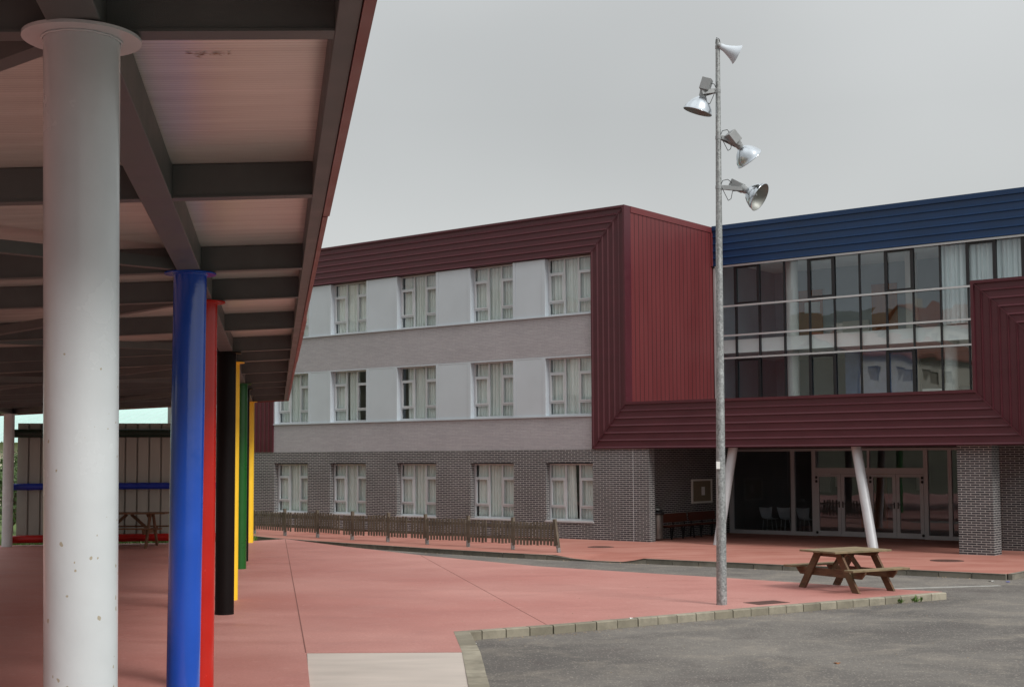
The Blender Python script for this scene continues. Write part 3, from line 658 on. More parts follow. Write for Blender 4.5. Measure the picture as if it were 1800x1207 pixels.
g = curtain_mesh([(7.20, 8.9, 0), (8.88, 10.6, 0), (10.6, 13.2, 0)], 9, 6.72, 9.18, .07, 5.85, .19); g.build('curtain', M['curtain'], sb)
for u in (.15, 3.0, 6.0):
    g = MB(); g.box(u, u + .95, 10.14, 10.19, 6.67, 8.75); g.build('room_door', M['orange'], sb)
for b_ in ((1.9, 2.9, 10.1, 10.19, 6.9, 7.5), (.4, 1.0, 10.12, 10.19, 7.9, 8.3), (5.4, 6.6, 10.1, 10.19, 5.0, 5.6), (2.2, 3.1, 10.1, 10.19, 4.6, 5.4)):
    g = MB(); g.box(*b_); g.build('notice', M['white_int'], sb)
g = MB(); g.box(3.1, 5.6, 7.6, 7.7, 3.31, 6.2); g.build('reflection_panel', mat('painted_blue_reflection', srgb(136, 156, 200), .7), sb)  # reflection in the glazing, painted as a pale blue panel behind it
g = MB(); g.box(6.3, 7.3, 6.3, 6.8, 3.31, 4.75); g.build('cupboard', M['white_int'], sb)

# entrance glazing -------------------------------------------------------
EY = 5.9
g = MB()
V = [(-.52, -.36), (1.83, 1.97), (2.60, 2.74), (6.42, 6.56), (7.20, 7.32), (8.25, 8.37), (9.3, 9.42)]
for a, b in V: g.box(a, b, EY, EY + .10, 0.0, 2.88)
for a, b in zip(V, V[1:]): g.box(a[1], b[0], EY + .005, EY + .095, 2.80, 2.88)
for i in (0, 1, 3, 4, 5): g.box(V[i][1], V[i + 1][0], EY + .005, EY + .095, 0.0, .13)
g.box(V[2][1], V[3][0], EY + .005, EY + .095, 2.05, 2.24); g.box(4.55, 4.63, EY + .003, EY + .097, .0, 2.80)
ef = g.build('entrance_frame', M['alu_dull'], sb)
g = MB()
for i in (0, 1, 3, 4, 5): g.box(V[i][1], V[i + 1][0], EY + .045, EY + .053, .13, 2.80)
g.box(V[2][1], 4.55, EY + .045, EY + .053, 2.24, 2.80); g.box(4.63, V[3][0], EY + .045, EY + .053, 2.24, 2.80)
g.build('pane', M['glass_lobby'], ef)
def door(u0, u1, hinge):
    g = MB(); s_ = .115
    g.box(u0, u0 + s_, EY - .012, EY + .04, .015, 2.04); g.box(u1 - s_, u1, EY - .012, EY + .04, .015, 2.04)
    g.box(u0 + s_, u1 - s_, EY - .012, EY + .04, .015, .18); g.box(u0 + s_, u1 - s_, EY - .012, EY + .04, 1.95, 2.04)
    d = g.build('door', M['alu_dull'], sb)
    g = MB(); g.box(u0 + s_, u1 - s_, EY + .01, EY + .018, .18, 1.95); g.build('pane', M['glass_lobby'], d)
    h = hinge
    uh = u0 + .03 if h == 'l' else u1 - .03
    g = MB()
    for z in (.12, 1.80, 1.93): g.tube((uh, EY - .03, z - .045), (uh, EY - .03, z + .045), .022, n=10); g.box(uh - .04, uh + .04, EY - .03, EY - .012, z - .03, z + .03)
    g.build('hinge', M['black_metal'], d)
    uk = u1 - .06 if h == 'l' else u0 + .06
    g = MB(); g.box(uk - .02, uk + .02, EY - .03, EY - .012, .95, 1.15); g.bar((uk, EY - .06, 1.08), (uk + (.12 if h == 'r' else -.12), EY - .06, 1.08), .02, .02); g.bar((uk, EY - .06, 1.08), (uk, EY - .02, 1.08), .02, .02); g.build('handle', M['black_metal'], d)
door(2.745, 3.63, 'l'); door(3.64, 4.545, 'r'); door(4.635, 5.51, 'l'); door(5.52, 6.415, 'r')
# lobby
g = MB(); g.box(-1.0, 11.5, 11.2, 11.4, 0, 3.0); g.box(-1.1, -.97, 6.2, 11.2, 0, 3.0); g.build('lobby_wall', M['int_dark'], sb)
g = MB(); g.box(-.96, 11.5, 6.02, 11.18, .004, .02); g.build('lobby_floor', M['int_floor'], sb)
for u in (2.0, 5.6):
    g = MB(); g.box(u, u + 1, 11.13, 11.19, .03, 2.1); g.build('lobby_door', M['orange'], sb)
for u, z, a, b in ((.3, 1.3, .5, .7), (1.0, 1.5, .3, .4), (1.1, .9, .25, .35), (4.1, 1.4, .4, .5)):
    g = MB(); g.box(u, u + a, 11.15, 11.19, z, z + b); g.build('lobby_notice', M['paper'], sb)
# right pillar, right recessed wall with a window
g = MB(); g.box(9.57, 10.50, .25, .83, -.05, 2.89); g.build('brick_pillar', M['brick'], sb)
g = MB(); g.walls(10.05, 16, -.05, 2.893, [(10.75, 12.63, .92, 2.45)], 2.35, 2.7); g.box(9.75, 10.045, 2.36, 6.2, -.05, 2.893); g.build('recessed_brick_wall', M['brick'], sb)
wn = bpy.data.objects.new('window', me_frame); COL.objects.link(wn); wn.parent = sb; wn.location = (10.75, 2.40, .925); wn.scale = (1, 1, .797)
for nm, me in (('casement', me_case[0]), ('casement', me_case[1]), ('pane', me_pane), ('curtain', cur[0])):
    c = bpy.data.objects.new(nm, me); COL.objects.link(c); c.parent = wn
g = MB(); g.box(10.70, 12.7, 2.31, 2.42, .87, .918); g.build('window_sill', M['alu'], sb)
# leaning porch columns
g = MB(); g.tube((2.38, .0, -.02), (2.70, .45, 2.92), .14, .14, 24); g.build('leaning_column', M['alu'], sb)
g = MB(); g.tube((7.28, .0, -.02), (6.62, .45, 2.92), .14, .14, 24); g.build('leaning_column', M['alu'], sb)

# things in the porch ------------------------------------------------------
def at(u, y, z=0): return B(u, -y, z)
RZB = math.atan2(UU.y, UU.x)
def porch_bench(y0, y1, label):
    e = empty('bench', at(-.59, y0), RZB); tag(e, label, 'bench', 'timber benches along the porch wall')
    L = y1 - y0
    for k in range(3):
        g = MB(); g.box(.10 + k * .13, .215 + k * .13, 0, L, .40, .435); g.build('seat', M['bench_wood'], e, .006)
    g = MB(); g.add([(.06, 0, .52), (.09, 0, .52), (.05, 0, .80), (.02, 0, .80), (.06, L, .52), (.09, L, .52), (.05, L, .80), (.02, L, .80)], [(0, 1, 2, 3), (4, 7, 6, 5), (0, 4, 5, 1), (1, 5, 6, 2), (2, 6, 7, 3), (3, 7, 4, 0)])
    g.build('backrest', M['bench_wood'], e)
    for yy in (.15, L / 2, L - .15):
        g = MB(); g.bar((.44, yy, 0), (.40, yy, .39), .04, .04); g.build('leg', M['black_metal'], e)
        g = MB(); g.bar((.02, yy, 0), (.08, yy, .39), .04, .04); g.bar((.08, yy, .39), (.015, yy, .80), .03, .03); g.bar((.08, yy, .385), (.44, yy, .385), .03, .03); g.build('leg', M['black_metal'], e)
porch_bench(1.35, 3.05, 'red brown slatted bench beside the steel bin in the porch')
porch_bench(3.2, 4.9, 'red brown slatted bench deeper in the porch, under the notice board')
e = empty('litter_bin', at(-.34, .95), RZB); tag(e, 'steel litter bin with black rim standing behind the brick corner', 'litter bin')
g = MB(); g.lathe([(0, .03), (.17, .03), (.18, .06), (.19, .78), (.19, .80)], (0, 0, 0), (0, 0, 1), 24); g.build('body', M['bin_steel'], e)
g = MB(); g.lathe([(.19, .80), (.225, .80), (.235, .85), (.225, .90), (.19, .90)], (0, 0, 0), (0, 0, 1), 24)
for a in range(3): g.bar((.17 * math.cos(a * 2.1), .17 * math.sin(a * 2.1), .88), (.14 * math.cos(a * 2.1), .14 * math.sin(a * 2.1), .98), .03, .01)
g.build('rim', M['black_metal'], e)
g = MB(); g.lathe([(.20, .96), (.19, 1.0), (.12, 1.05), (0, 1.07)], (0, 0, 0), (0, 0, 1), 24); g.build('lid', M['bin_steel'], e)
e = empty('notice_board', at(-.598, 4.15, 1.48), RZB); tag(e, 'white framed cork notice board with a sheet of paper on the porch wall', 'notice board')
g = MB(); g.box(0, .05, -.66, -.60, -.40, .40); g.box(0, .05, .60, .66, -.40, .40); g.box(0, .05, -.60, .60, .34, .40); g.box(0, .05, -.60, .60, -.40, -.34); g.build('frame', M['white_int'], e)
g = MB(); g.box(.002, .02, -.60, .60, -.34, .34); g.build('board', M['cork'], e)
g = MB(); g.box(.021, .023, -.02, .20, -.14, .14); g.build('paper', M['paper'], e)
for i, u in enumerate((.18, .88, 1.60)):
    e = empty('lobby_chair', at(u, 7.3, .02), RZB)
    tag(e, ['white plastic lobby chair behind the glass, left of the three, next to the porch corner', 'white plastic lobby chair behind the glass, middle of the three', 'white plastic lobby chair behind the glass, right of the three, nearest the doors'][i], 'chair', 'white chairs in the lobby')
    g = MB(); g.smooth = True; vs = []
    prof = [(.36, .44, .0), (.40, .42, -.2), (.45, .42, -.25), (.62, .47, -.25), (.80, .52, -.22), (.82, .50, -.20)]
    prof = [(.40, -.42, .46), (.405, -.40, .46), (.40, -.20, .42), (.42, -.05, .40), (.50, .0, .40), (.65, .03, .46), (.82, .06, .52)]
    for z, y, wd in prof:
        for k in range(7):
            a = -1 + k / 3; vs.append((a * wd / 2, -y - .0 - .04 * a * a * (1 if z > .45 else 0), z + .03 * a * a))
    g.add(vs, [(r * 7 + q, r * 7 + q + 1, (r + 1) * 7 + q + 1, (r + 1) * 7 + q) for r in range(6) for q in range(6)])
    o = g.build('shell', M['white_plastic'], e); sm = o.modifiers.new('s', 'SOLIDIFY'); sm.thickness = .012
    for sx, sy in ((-1, .05), (1, .05), (-1, .36), (1, .36)):
        g = MB(); g.tube((sx * .2, sy + .02, 0), (sx * .16, sy, .40), .014, n=8); g.build('leg', M['alu'], e)

# ------------------------------------------------------------------ canopy (local x = across, y = along)
CA = 0.1741727; cn = empty('canopy', (0, 0, 0), CA); tag(cn, 'long covered walkway with steel beams, pink soffit and round coloured columns', 'canopy')
SL = .0556
def ZB(x): return 4.44 + SL * (x + .82)
XL, XR, Y0, Y1 = -9.25, .40, 4.45, 44.0
def beam_x(g, y, x0, x1, wid, dep, drop=0.0):   # across
    a0, a1 = ZB(x0) - drop, ZB(x1) - drop
    g.add([(x0, y - wid / 2, a0), (x1, y - wid / 2, a1), (x1, y + wid / 2, a1), (x0, y + wid / 2, a0), (x0, y - wid / 2, a0 + dep), (x1, y - wid / 2, a1 + dep), (x1, y + wid / 2, a1 + dep), (x0, y + wid / 2, a0 + dep)],
          [(0, 3, 2, 1), (4, 5, 6, 7), (0, 1, 5, 4), (1, 2, 6, 5), (2, 3, 7, 6), (3, 0, 4, 7)])
def beam_y(g, x0, x1, y0, y1, dz0, dz1):
    vs = []
    for y in (y0, y1):
        for x, dz in ((x0, dz0), (x1, dz0), (x1, dz1), (x0, dz1)): vs.append((x, y, ZB(x) + dz))
    g.add(vs, [(0, 1, 2, 3), (4, 7, 6, 5), (0, 4, 5, 1), (1, 5, 6, 2), (2, 6, 7, 3), (3, 7, 4, 0)])
CY_ = [5.95, 13.45, 15.87, 23.40, 25.75, 33.0, 35.45, 43.3]
MID = [9.70, 19.62, 29.40, 39.40]
DEP = .238
for y in sorted(CY_ + MID):
    g = MB()
    for a, b in ((XL + .14, -8.161), (-7.939, -.956), (-.734, .245)):
        beam_x(g, y, a, b, .10, DEP - .002, 0.0)
        if b > 0 or True:  # bottom flange lip
            beam_x(g, y, a, b, .125, .012, .004)
    g.build('purlin', M['steel_brown'], cn)
for x in (-.845, -8.05):
    g = MB(); beam_y(g, x - .11, x + .11, Y0 + .02, Y1 - .04, -.006, DEP); g.build('main_beam', M['steel_brown'], cn, .006)
g = MB(); beam_y(g, .246, .345, Y0, Y1 - .03, -.008, DEP); g.build('edge_beam', M['steel_brown'], cn, .004)
g = MB(); beam_y(g, XL + .04, XL + .13, Y0, Y1 - .03, -.008, DEP); g.build('edge_beam', M['steel_brown'], cn, .004)
# soffit and roof sheet
g = MB()
g.cur = 0; g.add([(XL + .03, Y0, ZB(XL) + DEP + .002), (XR - .05, Y0, ZB(XR) + DEP + .002), (XR - .05, Y1 - .03, ZB(XR) + DEP + .002), (XL + .03, Y1 - .03, ZB(XL) + DEP + .002)], [(0, 3, 2, 1)])
g.build('soffit', M['soffit'], cn)
g = MB(); rnd = random.Random(3)
for i in range(36):
    t_ = rnd.random(); px_, py_ = -.47 + .24 * t_ + rnd.gauss(0, .004), 7.02 + rnd.gauss(0, .018 * (1 - .4 * t_)); s_ = rnd.uniform(.003, .010) * (1.5 - t_); zz = ZB(px_) + DEP - .0015 - i * .00001
    g.add([(px_ - s_ * 1.6, py_, zz), (px_, py_ - s_ * .6, zz), (px_ + s_ * 1.8, py_, zz), (px_, py_ + s_ * .6, zz)], [(0, 1, 2, 3)])
g.build('rust_patch', mat('rust_stain', srgb(140, 104, 82), .9, var=.4, scale=60), cn)
g = MB(); beam_y(g, XL - .02, XR - .01, Y0 - .02, Y1, DEP + .01, DEP + .09); g.build('roof', M['fascia'], cn)
# fascia: several sheets butted together, slightly out of line
g = MB(); ys = [Y0 - .03, 10.45, 18.4, 26.4, 34.4, Y1]
for i, (a, b) in enumerate(zip(ys, ys[1:])):
    j = (0, -.012, .003, -.006, 0)[i]
    beam_y(g, .348, XR + j, a, b - .004, -.02 + j * .4, DEP + .14)
beam_x(g, Y1 + .01, XL, XR - .012, .02, DEP + .15, 0.02); beam_y(g, XL, XL + .035, Y0, Y1 - .01, -.02, DEP + .14)
beam_x(g, Y0 - .04, XL, XR - .012, .02, DEP + .15, 0.02)
g.build('fascia', M['fascia'], cn)
ends = [(5.95, 13.45), (15.87, 23.40), (25.75, 33.0), (35.45, 43.3)]
for a, b in ends:
    for p, q, dz in ((a, b, .055), (b, a, .062)):
        g = MB(); x0, x1 = -.95, -7.95; sg = 1 if q > p else -1
        g.bar((x0, p + sg * .12, ZB(x0) + dz), (x1, q - sg * .12, ZB(x1) + dz), .10, .11); g.build('brace', M['steel_brown'], cn)
cols = [(5.95, 'col_white', 'glossy white column with chipped paint, nearest', .060), (13.45, 'col_blue', 'glossy blue column', -.03), (15.87, 'col_red', 'red column', 0), (23.40, 'col_black', 'black column', 0),
        (25.75, 'col_yellow', 'yellow column half hidden by the black one', 0), (33.0, 'col_green', 'green column', 0), (35.45, 'col_black', 'far black column behind the green one', 0), (43.3, 'col_yellow', 'farthest yellow column', 0)]
cap_over = {'col_white': 'col_white', 'col_blue': 'col_blue'}
for y, mn, lab, lean in cols:
    x = -.84
    g = MB(); g.tube((x + lean, y, -.01), (x, y, 4.415), .143 if y < 6 else .158, .16, 48, caps=False)
    c = g.build('column', M[mn], cn); c['label'] = lab
    g = MB(); g.lathe([(.14, .0), (.25, .0), (.25, .014), (.0, .0141)], (x, y, 4.416), (0, 0, 1), 48, True); g.build('cap_plate', M[mn], c)
    if y < 20:   # weld bead under the plate
        g = MB(); g.smooth = True; n = 90; vs = []
        for i in range(n):
            a = 2 * math.pi * i / n; rr = .163 + random.uniform(-.001, .004)
            for k in range(6):
                b = 2 * math.pi * k / 6; q = .0055 * random.uniform(.7, 1.3); vs.append((x + (rr + q * math.cos(b)) * math.cos(a), y + (rr + q * math.cos(b)) * math.sin(a), 4.412 + q * math.sin(b)))
        g.add(vs, [(i * 6 + k, i * 6 + (k + 1) % 6, ((i + 1) % n) * 6 + (k + 1) % 6, ((i + 1) % n) * 6 + k) for i in range(n) for k in range(6)])
        g.build('weld_bead', M[mn], c)
g = MB(); x = -8.04; g.tube((x, 43.1, -.01), (x, 43.1, 4.015), .158, .16, 32, caps=False); c = g.build('column', M['col_white'], cn); c['label'] = 'far white column at the windbreak'
g = MB(); g.lathe([(.0, .0), (.25, .0), (.25, .016), (.0, .017)], (x, 43.1, 4.015), (0, 0, 1), 32); g.build('cap_plate', M['col_white'], c)

# windbreak ---------------------------------------------------------------
wb = empty('windbreak', (0, 0, 0), CA); tag(wb, 'corrugated grey sheet windbreak with green, blue and red tube rails closing the canopy end', 'windbreak')
g = MB(); x0, x1 = -7.88, -1.0; n = 19; vs = []; prof = []
for i in range(n):
    a = x0 + (x1 - x0) * i / n; q = (x1 - x0) / n; prof += [(a, .03), (a + q * .84, .03), (a + q * .87, .10), (a + q * .96, .10)]
prof.append((x1, .03))
for z in (.16, 3.76):
    for xx, yy in prof: vs.append((xx, 43.62 + yy, z))
m_ = len(prof); g.add(vs, [(i, i + 1, m_ + i + 1, m_ + i) for i in range(m_ - 1)])
o = g.build('sheet', M['panel_wall'], wb); sm = o.modifiers.new('s', 'SOLIDIFY'); sm.thickness = .012; sm.offset = -1
for z, mn, r in ((3.44, 'rail_green', .13), (1.80, 'rail_blue', .105), (.20, 'rail_red', .12)):
    g = MB(); g.tube((-7.93, 43.42, z), (-.99, 43.42, z), r, n=20); o = g.build('rail', M[mn], wb)

gy = empty('shade_blocker', (-14, -9, 0), 0); tag(gy, 'added unseen gym with a flat roof behind the start of the canopy', 'blocker')  # unseen block added to hold back sky light from the canopy
g = MB(); g.walls(-16, 14, -.2, 8, [(-14 + 4 * i, -11.5 + 4 * i, 5, 6.4) for i in range(6)], 6, 5.7); g.box(-16, -15.7, -8, 5.7, -.2, 8); g.box(13.7, 14, -8, 5.7, -.2, 8); g.build('wall', M['pale_brick'], gy)
g = MB(); g.box(-16.3, 14.3, -8, 6.3, 8.002, 8.3); g.build('roof', M['int_dark'], gy)

# ------------------------------------------------------------------ background hall, hedge and trees on the left
hb = empty('hall_building', (0, 0, 0), R(6)); tag(hb, 'low hall with pale green ribbed metal roof behind the windbreak', 'hall')
g = MB(); xa, xb, ya, yb = -42, -6, 84, 104; 
g.box(xa, xb, ya, ya + .4, -.2, 3.9); g.box(xa, xa + .4, ya + .4, yb, -.2, 3.9); g.box(xb - .4, xb, ya + .4, yb, -.2, 3.9); g.build('wall', M['render'], hb)
g = MB(); L = xb - xa + 1.4; n = 60; prof = []
for i in range(n):
    a = xa - .7 + L * i / n; q = L / n; prof += [(a, 0), (a + q * .82, 0), (a + q * .88, .07), (a + q * .94, .07)]
prof.append((xb + .7, 0)); vs = []
for y, z in ((ya - .8, 3.7), (yb - 4, 9.2)):
    for xx, dz in prof: vs.append((xx + (y - ya) * .55, y, z + dz))
m_ = len(prof); g.add(vs, [(i, i + 1, m_ + i + 1, m_ + i) for i in range(m_ - 1)]); g.build('roof', M['teal_roof'], hb)

def bush(x, y, z, r, h, label, trunk=0.4, n=2600, name='bush', cat='bush', grp='shrubs behind the canopy'):
    e = empty(name, (x, y, z)); tag(e, label, cat, grp)
    g = MB(); g.tube((0, 0, -.1), (0, 0, trunk + h * .4), r * .07, r * .03, 8)
    for k in range(7):
        a = k * .9; g.tube((0, 0, trunk * .6 + k * .06 * h), (math.cos(a) * r * .6, math.sin(a) * r * .6, trunk + h * (.35 + .07 * k)), r * .03, r * .01, 6)
    g.build('trunk', M['bark'], e)
    g = MB(); rnd = random.Random(int(x * 10 + y)); cl = [(rnd.gauss(0, r * .42), rnd.gauss(0, r * .42), trunk + h * rnd.uniform(.15, .9), rnd.uniform(.25, .5) * r) for _ in range(16)]
    for i in range(n):
        c = rnd.choice(cl); p = Vector((c[0] + rnd.gauss(0, c[3] * .55), c[1] + rnd.gauss(0, c[3] * .55), max(.05, c[2] + rnd.gauss(0, c[3] * .5))))
        s_ = rnd.uniform(.04, .10); a = Vector((rnd.uniform(-1, 1), rnd.uniform(-1, 1), rnd.uniform(-.6, .6))).normalized(); b = a.orthogonal().normalized()
        g.add([p - a * s_, p + b * s_ * .5, p + a * s_, p - b * s_ * .5], [(0, 1, 2, 3)])
    g.build('crown', M['bush'], e)
bush(-18.4, 49.5, -.05, 1.2, 1.9, 'green shrub at the far left beside the white column')
bush(-21.2, 57.5, -.05, 1.5, 2.6, 'tall dark shrub farther back at the left edge', n=3200)
bush(-16.6, 47.0, -.05, .5, .5, 'small low green shrub at the left edge by the slab', .1, 900)

# ------------------------------------------------------------------ floodlight mast
mast = empty('floodlight_mast', (3.70, 24.01, 0)); tag(mast, 'tall galvanised mast carrying three bell floodlights and a horn loudspeaker', 'floodlight mast')
g = MB()
zs = [0, 2.5, 5, 7.5, 10.19]
def PX(z): return .075 * z / 10.19
for a, b in zip(zs, zs[1:]): g.tube((PX(a), 0, a - (.02 if a == 0 else 0)), (PX(b), 0, b), .094 - .0555 * a / 10.19, .094 - .0555 * b / 10.19, 28, caps=(b == 10.19))
g.build('pole', M['galv'], mast)
g = MB(); g.box(-.075, -.01, -.105, -.0925, 2.40, 2.53); g.build('sticker', M['paper'], mast)
def clamp(g, z, r=None):
    r = .094 - .0555 * z / 10.19 + .006; g.tube((PX(z), 0, z - .03), (PX(z), 0, z + .03), r, r, 20)
def floodlight(z, sx, cpos, axis, rad, label):
    """cpos: centre of the rim relative to mast; axis: where the light points"""
    ax = Vector(axis).normalized(); c = Vector(cpos); dep = rad * 1.05; neck = c - ax * dep
    g = MB(); g.lathe([(.055, 0), (.075, .01), (.14, .06), (rad * .72, dep * .42), (rad * .93, dep * .75), (rad * 1.0, dep), (rad * 1.03, dep + .004), (rad * 1.0, dep + .012)], neck, ax, 40)
    fl = g.build('floodlight', M['reflector'], mast); fl['label'] = label
    g = MB(); g.lathe([(.03, .03), (.13, .075), (rad * .70, dep * .45), (rad * .91, dep * .76), (rad * .985, dep + .008)], neck, ax, 40); g.build('reflector', M['reflector_in'], fl)
    g = MB(); g.lathe([(0, .04), (.03, .05), (.045, .12), (.03, .20), (0, .22)], neck, ax, 16); g.build('bulb', M['housing'], fl)
    # housing: neck collar, gear box, bracket arm
    g = MB(); g.tube(neck - ax * .20, neck + ax * .01, .085, .062, 18)
    up = Vector((0, 0, 1)); side = ax.cross(up).normalized()
    top = neck - ax * .17; g.bar(top + ax * .05, top - ax * .17, .20, .17, side=side)
    g.build('gear_housing', M['housing'], fl, .008)
    g = MB(); px = Vector((PX(z), 0, z)); mid = neck - ax * .06
    for s_ in (-1, 1):
        o_ = side * s_ * .085
        g.bar(px + Vector((sx * .06, 0, 0)) + o_ * .35, mid + o_, .012, .07, side=side)
    g.bar(px + Vector((sx * .03, 0, 0)), px + Vector((sx * .16, 0, 0)) + (mid - px) * .12, .07, .075, side=side); clamp(g, z)
    g.build('bracket', M['housing'], fl)
    g = MB(); q = top - ax * .1; p0 = px + Vector((sx * .04, -.03, .02)); p1 = px + Vector((sx * .14, -.05, -.02))
    pts = [p0 + Vector((0, 0, -.0)), p0 + Vector((sx * .06, -.02, -.14)), p0 + Vector((sx * .12, -.03, -.27)), p0 + Vector((sx * .17, -.03, -.24)), p0 + Vector((sx * .20, -.03, -.10)), mid + Vector((0, -.05, -.03))]
    g.path(pts, .006, 6); pts = [p0 + Vector((0, 0, .03)), p0 + Vector((sx * .03, 0, .10)), p0 + Vector((sx * .12, 0, .12)), q]; g.path(pts, .006, 6)
    g.build('cable', M['cable'], fl)
def RP(x, z, dy=0.0): return (x - 3.70, dy, z)
floodlight(9.24, -1, RP(3.40, 8.88, .05), (-.30, .10, -.95), .265, 'upper floodlight on the left side')
floodlight(8.38, 1, RP(4.33, 8.00, .05), (.60, .22, -.70), .255, 'middle floodlight on the right side')
floodlight(7.47, 1, RP(4.47, 7.27, -.12), (.68, -.42, -.46), .26, 'lowest floodlight with its open mouth showing')
g = MB(); p = Vector(RP(3.82, 10.06, -.03)); ax = Vector((.88, .1, -.42)).normalized()
g.lathe([(0, -.02), (.05, -.02), (.055, .02), (.06, .08), (.085, .15), (.13, .26), (.178, .34), (.186, .345), (.178, .348), (.12, .26), (.07, .15), (0, .10)], p, ax, 32)
sp = g.build('loudspeaker', M['lamp_white'], mast)
g = MB(); g.bar(Vector((PX(10.05), 0, 10.05)), p, .05, .05); clamp(g, 10.05); g.tube(p - ax * .06, p + ax * .03, .052, .052, 14); g.build('bracket', M['housing'], sp)
g = MB(); g.path([p + Vector((0, 0, .05)), p + Vector((-.02, 0, .13)), p + Vector((-.07, 0, .16)), p + Vector((-.09, 0, .05))], .005, 6); g.build('cable', M['cable'], sp)

# ------------------------------------------------------------------ picnic tables
def picnic(x, y, rz, L, TW, H, BH, spread, sep, wm, wtop, label, braces=True, zs=1.0, bw=.0):
    e = empty('picnic_table', (x, y, 0), rz); tag(e, label, 'picnic table')
    n = 5
    for i in range(n):
        a = -TW / 2 + TW * i / n; g = MB(); j = random.uniform(-.01, .01); g.box(-L / 2 + j, L / 2 + j, a + .004, a + TW / n - .004, H - .038, H); g.build('tabletop_board', wtop, e, .005)
    bo = spread / 2 + .16 + bw
    for s_ in (-1, 1):
        for k in range(2):
            g = MB(); yy = s_ * (bo - .13 * k); g.box(-L / 2, L / 2, yy - .06, yy + .06, BH - .038, BH); g.build('seat', wtop, e, .005)
    for xx in (-sep / 2, sep / 2):
        for s_ in (-1, 1):
            g = MB(); y1, y0 = s_ * (TW / 2 - .24), s_ * spread / 2; t_ = .18
            X0, X1 = xx - .026, xx + .026
            g.add([(X0, y0 - t_ / 2, 0), (X0, y0 + t_ / 2, 0), (X0, y1 + t_ / 2, H - .04), (X0, y1 - t_ / 2, H - .04), (X1, y0 - t_ / 2, 0), (X1, y0 + t_ / 2, 0), (X1, y1 + t_ / 2, H - .04), (X1, y1 - t_ / 2, H - .04)],
                  [(0, 1, 2, 3), (4, 7, 6, 5), (0, 4, 5, 1), (1, 5, 6, 2), (2, 6, 7, 3), (3, 7, 4, 0)]); g.build('leg', wm, e, .004)
        sg = 1 if xx > 0 else -1
        g = MB(); b0 = bo + .05; zt, zb2 = BH - .04, BH - .19; X0, X1 = xx - sg * .028, xx - sg * .07
        g.add([(X0, -b0, zt), (X0, b0, zt), (X0, b0 - .02, zt - .05), (X0, b0 - .12, zb2), (X0, -b0 + .12, zb2), (X0, -b0 + .02, zt - .05), (X1, -b0, zt), (X1, b0, zt), (X1, b0 - .02, zt - .05), (X1, b0 - .12, zb2), (X1, -b0 + .12, zb2), (X1, -b0 + .02, zt - .05)],
              [(0, 1, 2, 3, 4, 5), (11, 10, 9, 8, 7, 6)] + [(i, (i + 1) % 6, 6 + (i + 1) % 6, 6 + i) for i in range(6)]); g.build('seat_support', wm, e)
        g = MB(); t0 = TW / 2 - .02; g.add([(X0, -t0, H - .04), (X0, t0, H - .04), (X0, t0 - .10, H - .13), (X0, -t0 + .10, H - .13), (X1, -t0, H - .04), (X1, t0, H - .04), (X1, t0 - .10, H - .13), (X1, -t0 + .10, H - .13)],
              [(0, 1, 2, 3), (7, 6, 5, 4), (0, 4, 5, 1), (1, 5, 6, 2), (2, 6, 7, 3), (3, 7, 4, 0)]); g.build('top_support', wm, e)
        if braces:
            g = MB(); g.bar((xx - sg * .07, 0, BH - .10), (0.06 * sg, 0, H - .05), .04, .09, side=(0, 1, 0)); g.build('brace', wm, e)
    return e
picnic(6.58, 26.72, math.atan2(.50, .86), 1.50, 1.02, .78, .455, 1.50, .92, M['wood'], M['wood_top'], 'mossy weathered timber picnic table on the tip of the pink court')
picnic(-11.55, 40.6, R(2), 2.3, .85, 1.03, .60, 1.5, 1.35, M['dark_wood'], M['dark_wood'], 'dark brown picnic table in the shade under the canopy by the windbreak')

# ------------------------------------------------------------------ fence
posts = [(1.26, 37.40), (.00, 38.66), (-1.32, 39.93), (-2.62, 41.20), (-3.93, 42.47), (-5.2, 43.7), (-6.5, 44.95), (-7.8, 46.2), (-9.1, 47.5), (-10.4, 48.8)]
fe = empty('picket_fence', (0, 0, 0)); tag(fe, 'low sagging grey timber picket fence along the pavement kerb', 'fence')
rnd = random.Random(5); tops = []
for i, (x, y) in enumerate(posts):
    lx, ly = rnd.uniform(-.05, .02), rnd.uniform(-.03, .03)
    if i == 0: lx = -.10
    g = MB(); g.bar((x, y, .13), (x + lx, y + ly, .92), .085, .085, side=(.7, -.7, 0)); g.build('post', M['fence_wood'], fe, .006)
    g = MB(); g.bar((x - lx * .15, y, -.02), (x + lx * .05, y, .20), .06, .10, side=(.7, -.7, 0)); g.build('post_shoe', M['galv'], fe)
    tops.append((lx, ly))
for i in range(len(posts) - 1):
    a, b = Vector((*posts[i], 0)), Vector((*posts[i + 1], 0)); d = (b - a).normalized(); nrm = Vector((-d.y, d.x, 0)); 
    if nrm.y > 0: nrm = -nrm
    L = (b - a).length; g = MB(); n = 13; sag = rnd.uniform(-.02, .02); skip = {1: (6,), 3: (5,), 2: (), 4: (7,), 5: (3,), 6: (9,)}.get(i, ())
    for z in (.33, .665):
        g.bar(a + d * .05 + nrm * .01 + Vector((0, 0, z + sag)), b - d * .05 + nrm * .01 + Vector((0, 0, z - sag)), .035, .075, side=nrm)
    for k in range(n):
        if k in skip: continue
        s_ = .10 + (L - .2) * k / (n - 1); p = a + d * s_ + nrm * .04; t = k / (n - 1)
        zb2 = .17 + sag * (1 - 2 * t) + rnd.uniform(-.012, .012); zt = .81 + sag * (1 - 2 * t) + rnd.uniform(-.015, .015); q = d * rnd.uniform(-.012, .012)
        g.bar(p + Vector((0, 0, zb2)), p + q + Vector((0, 0, zt)), .02, .075, side=nrm)
    g.build('picket_panel', M['fence_wood'], fe)

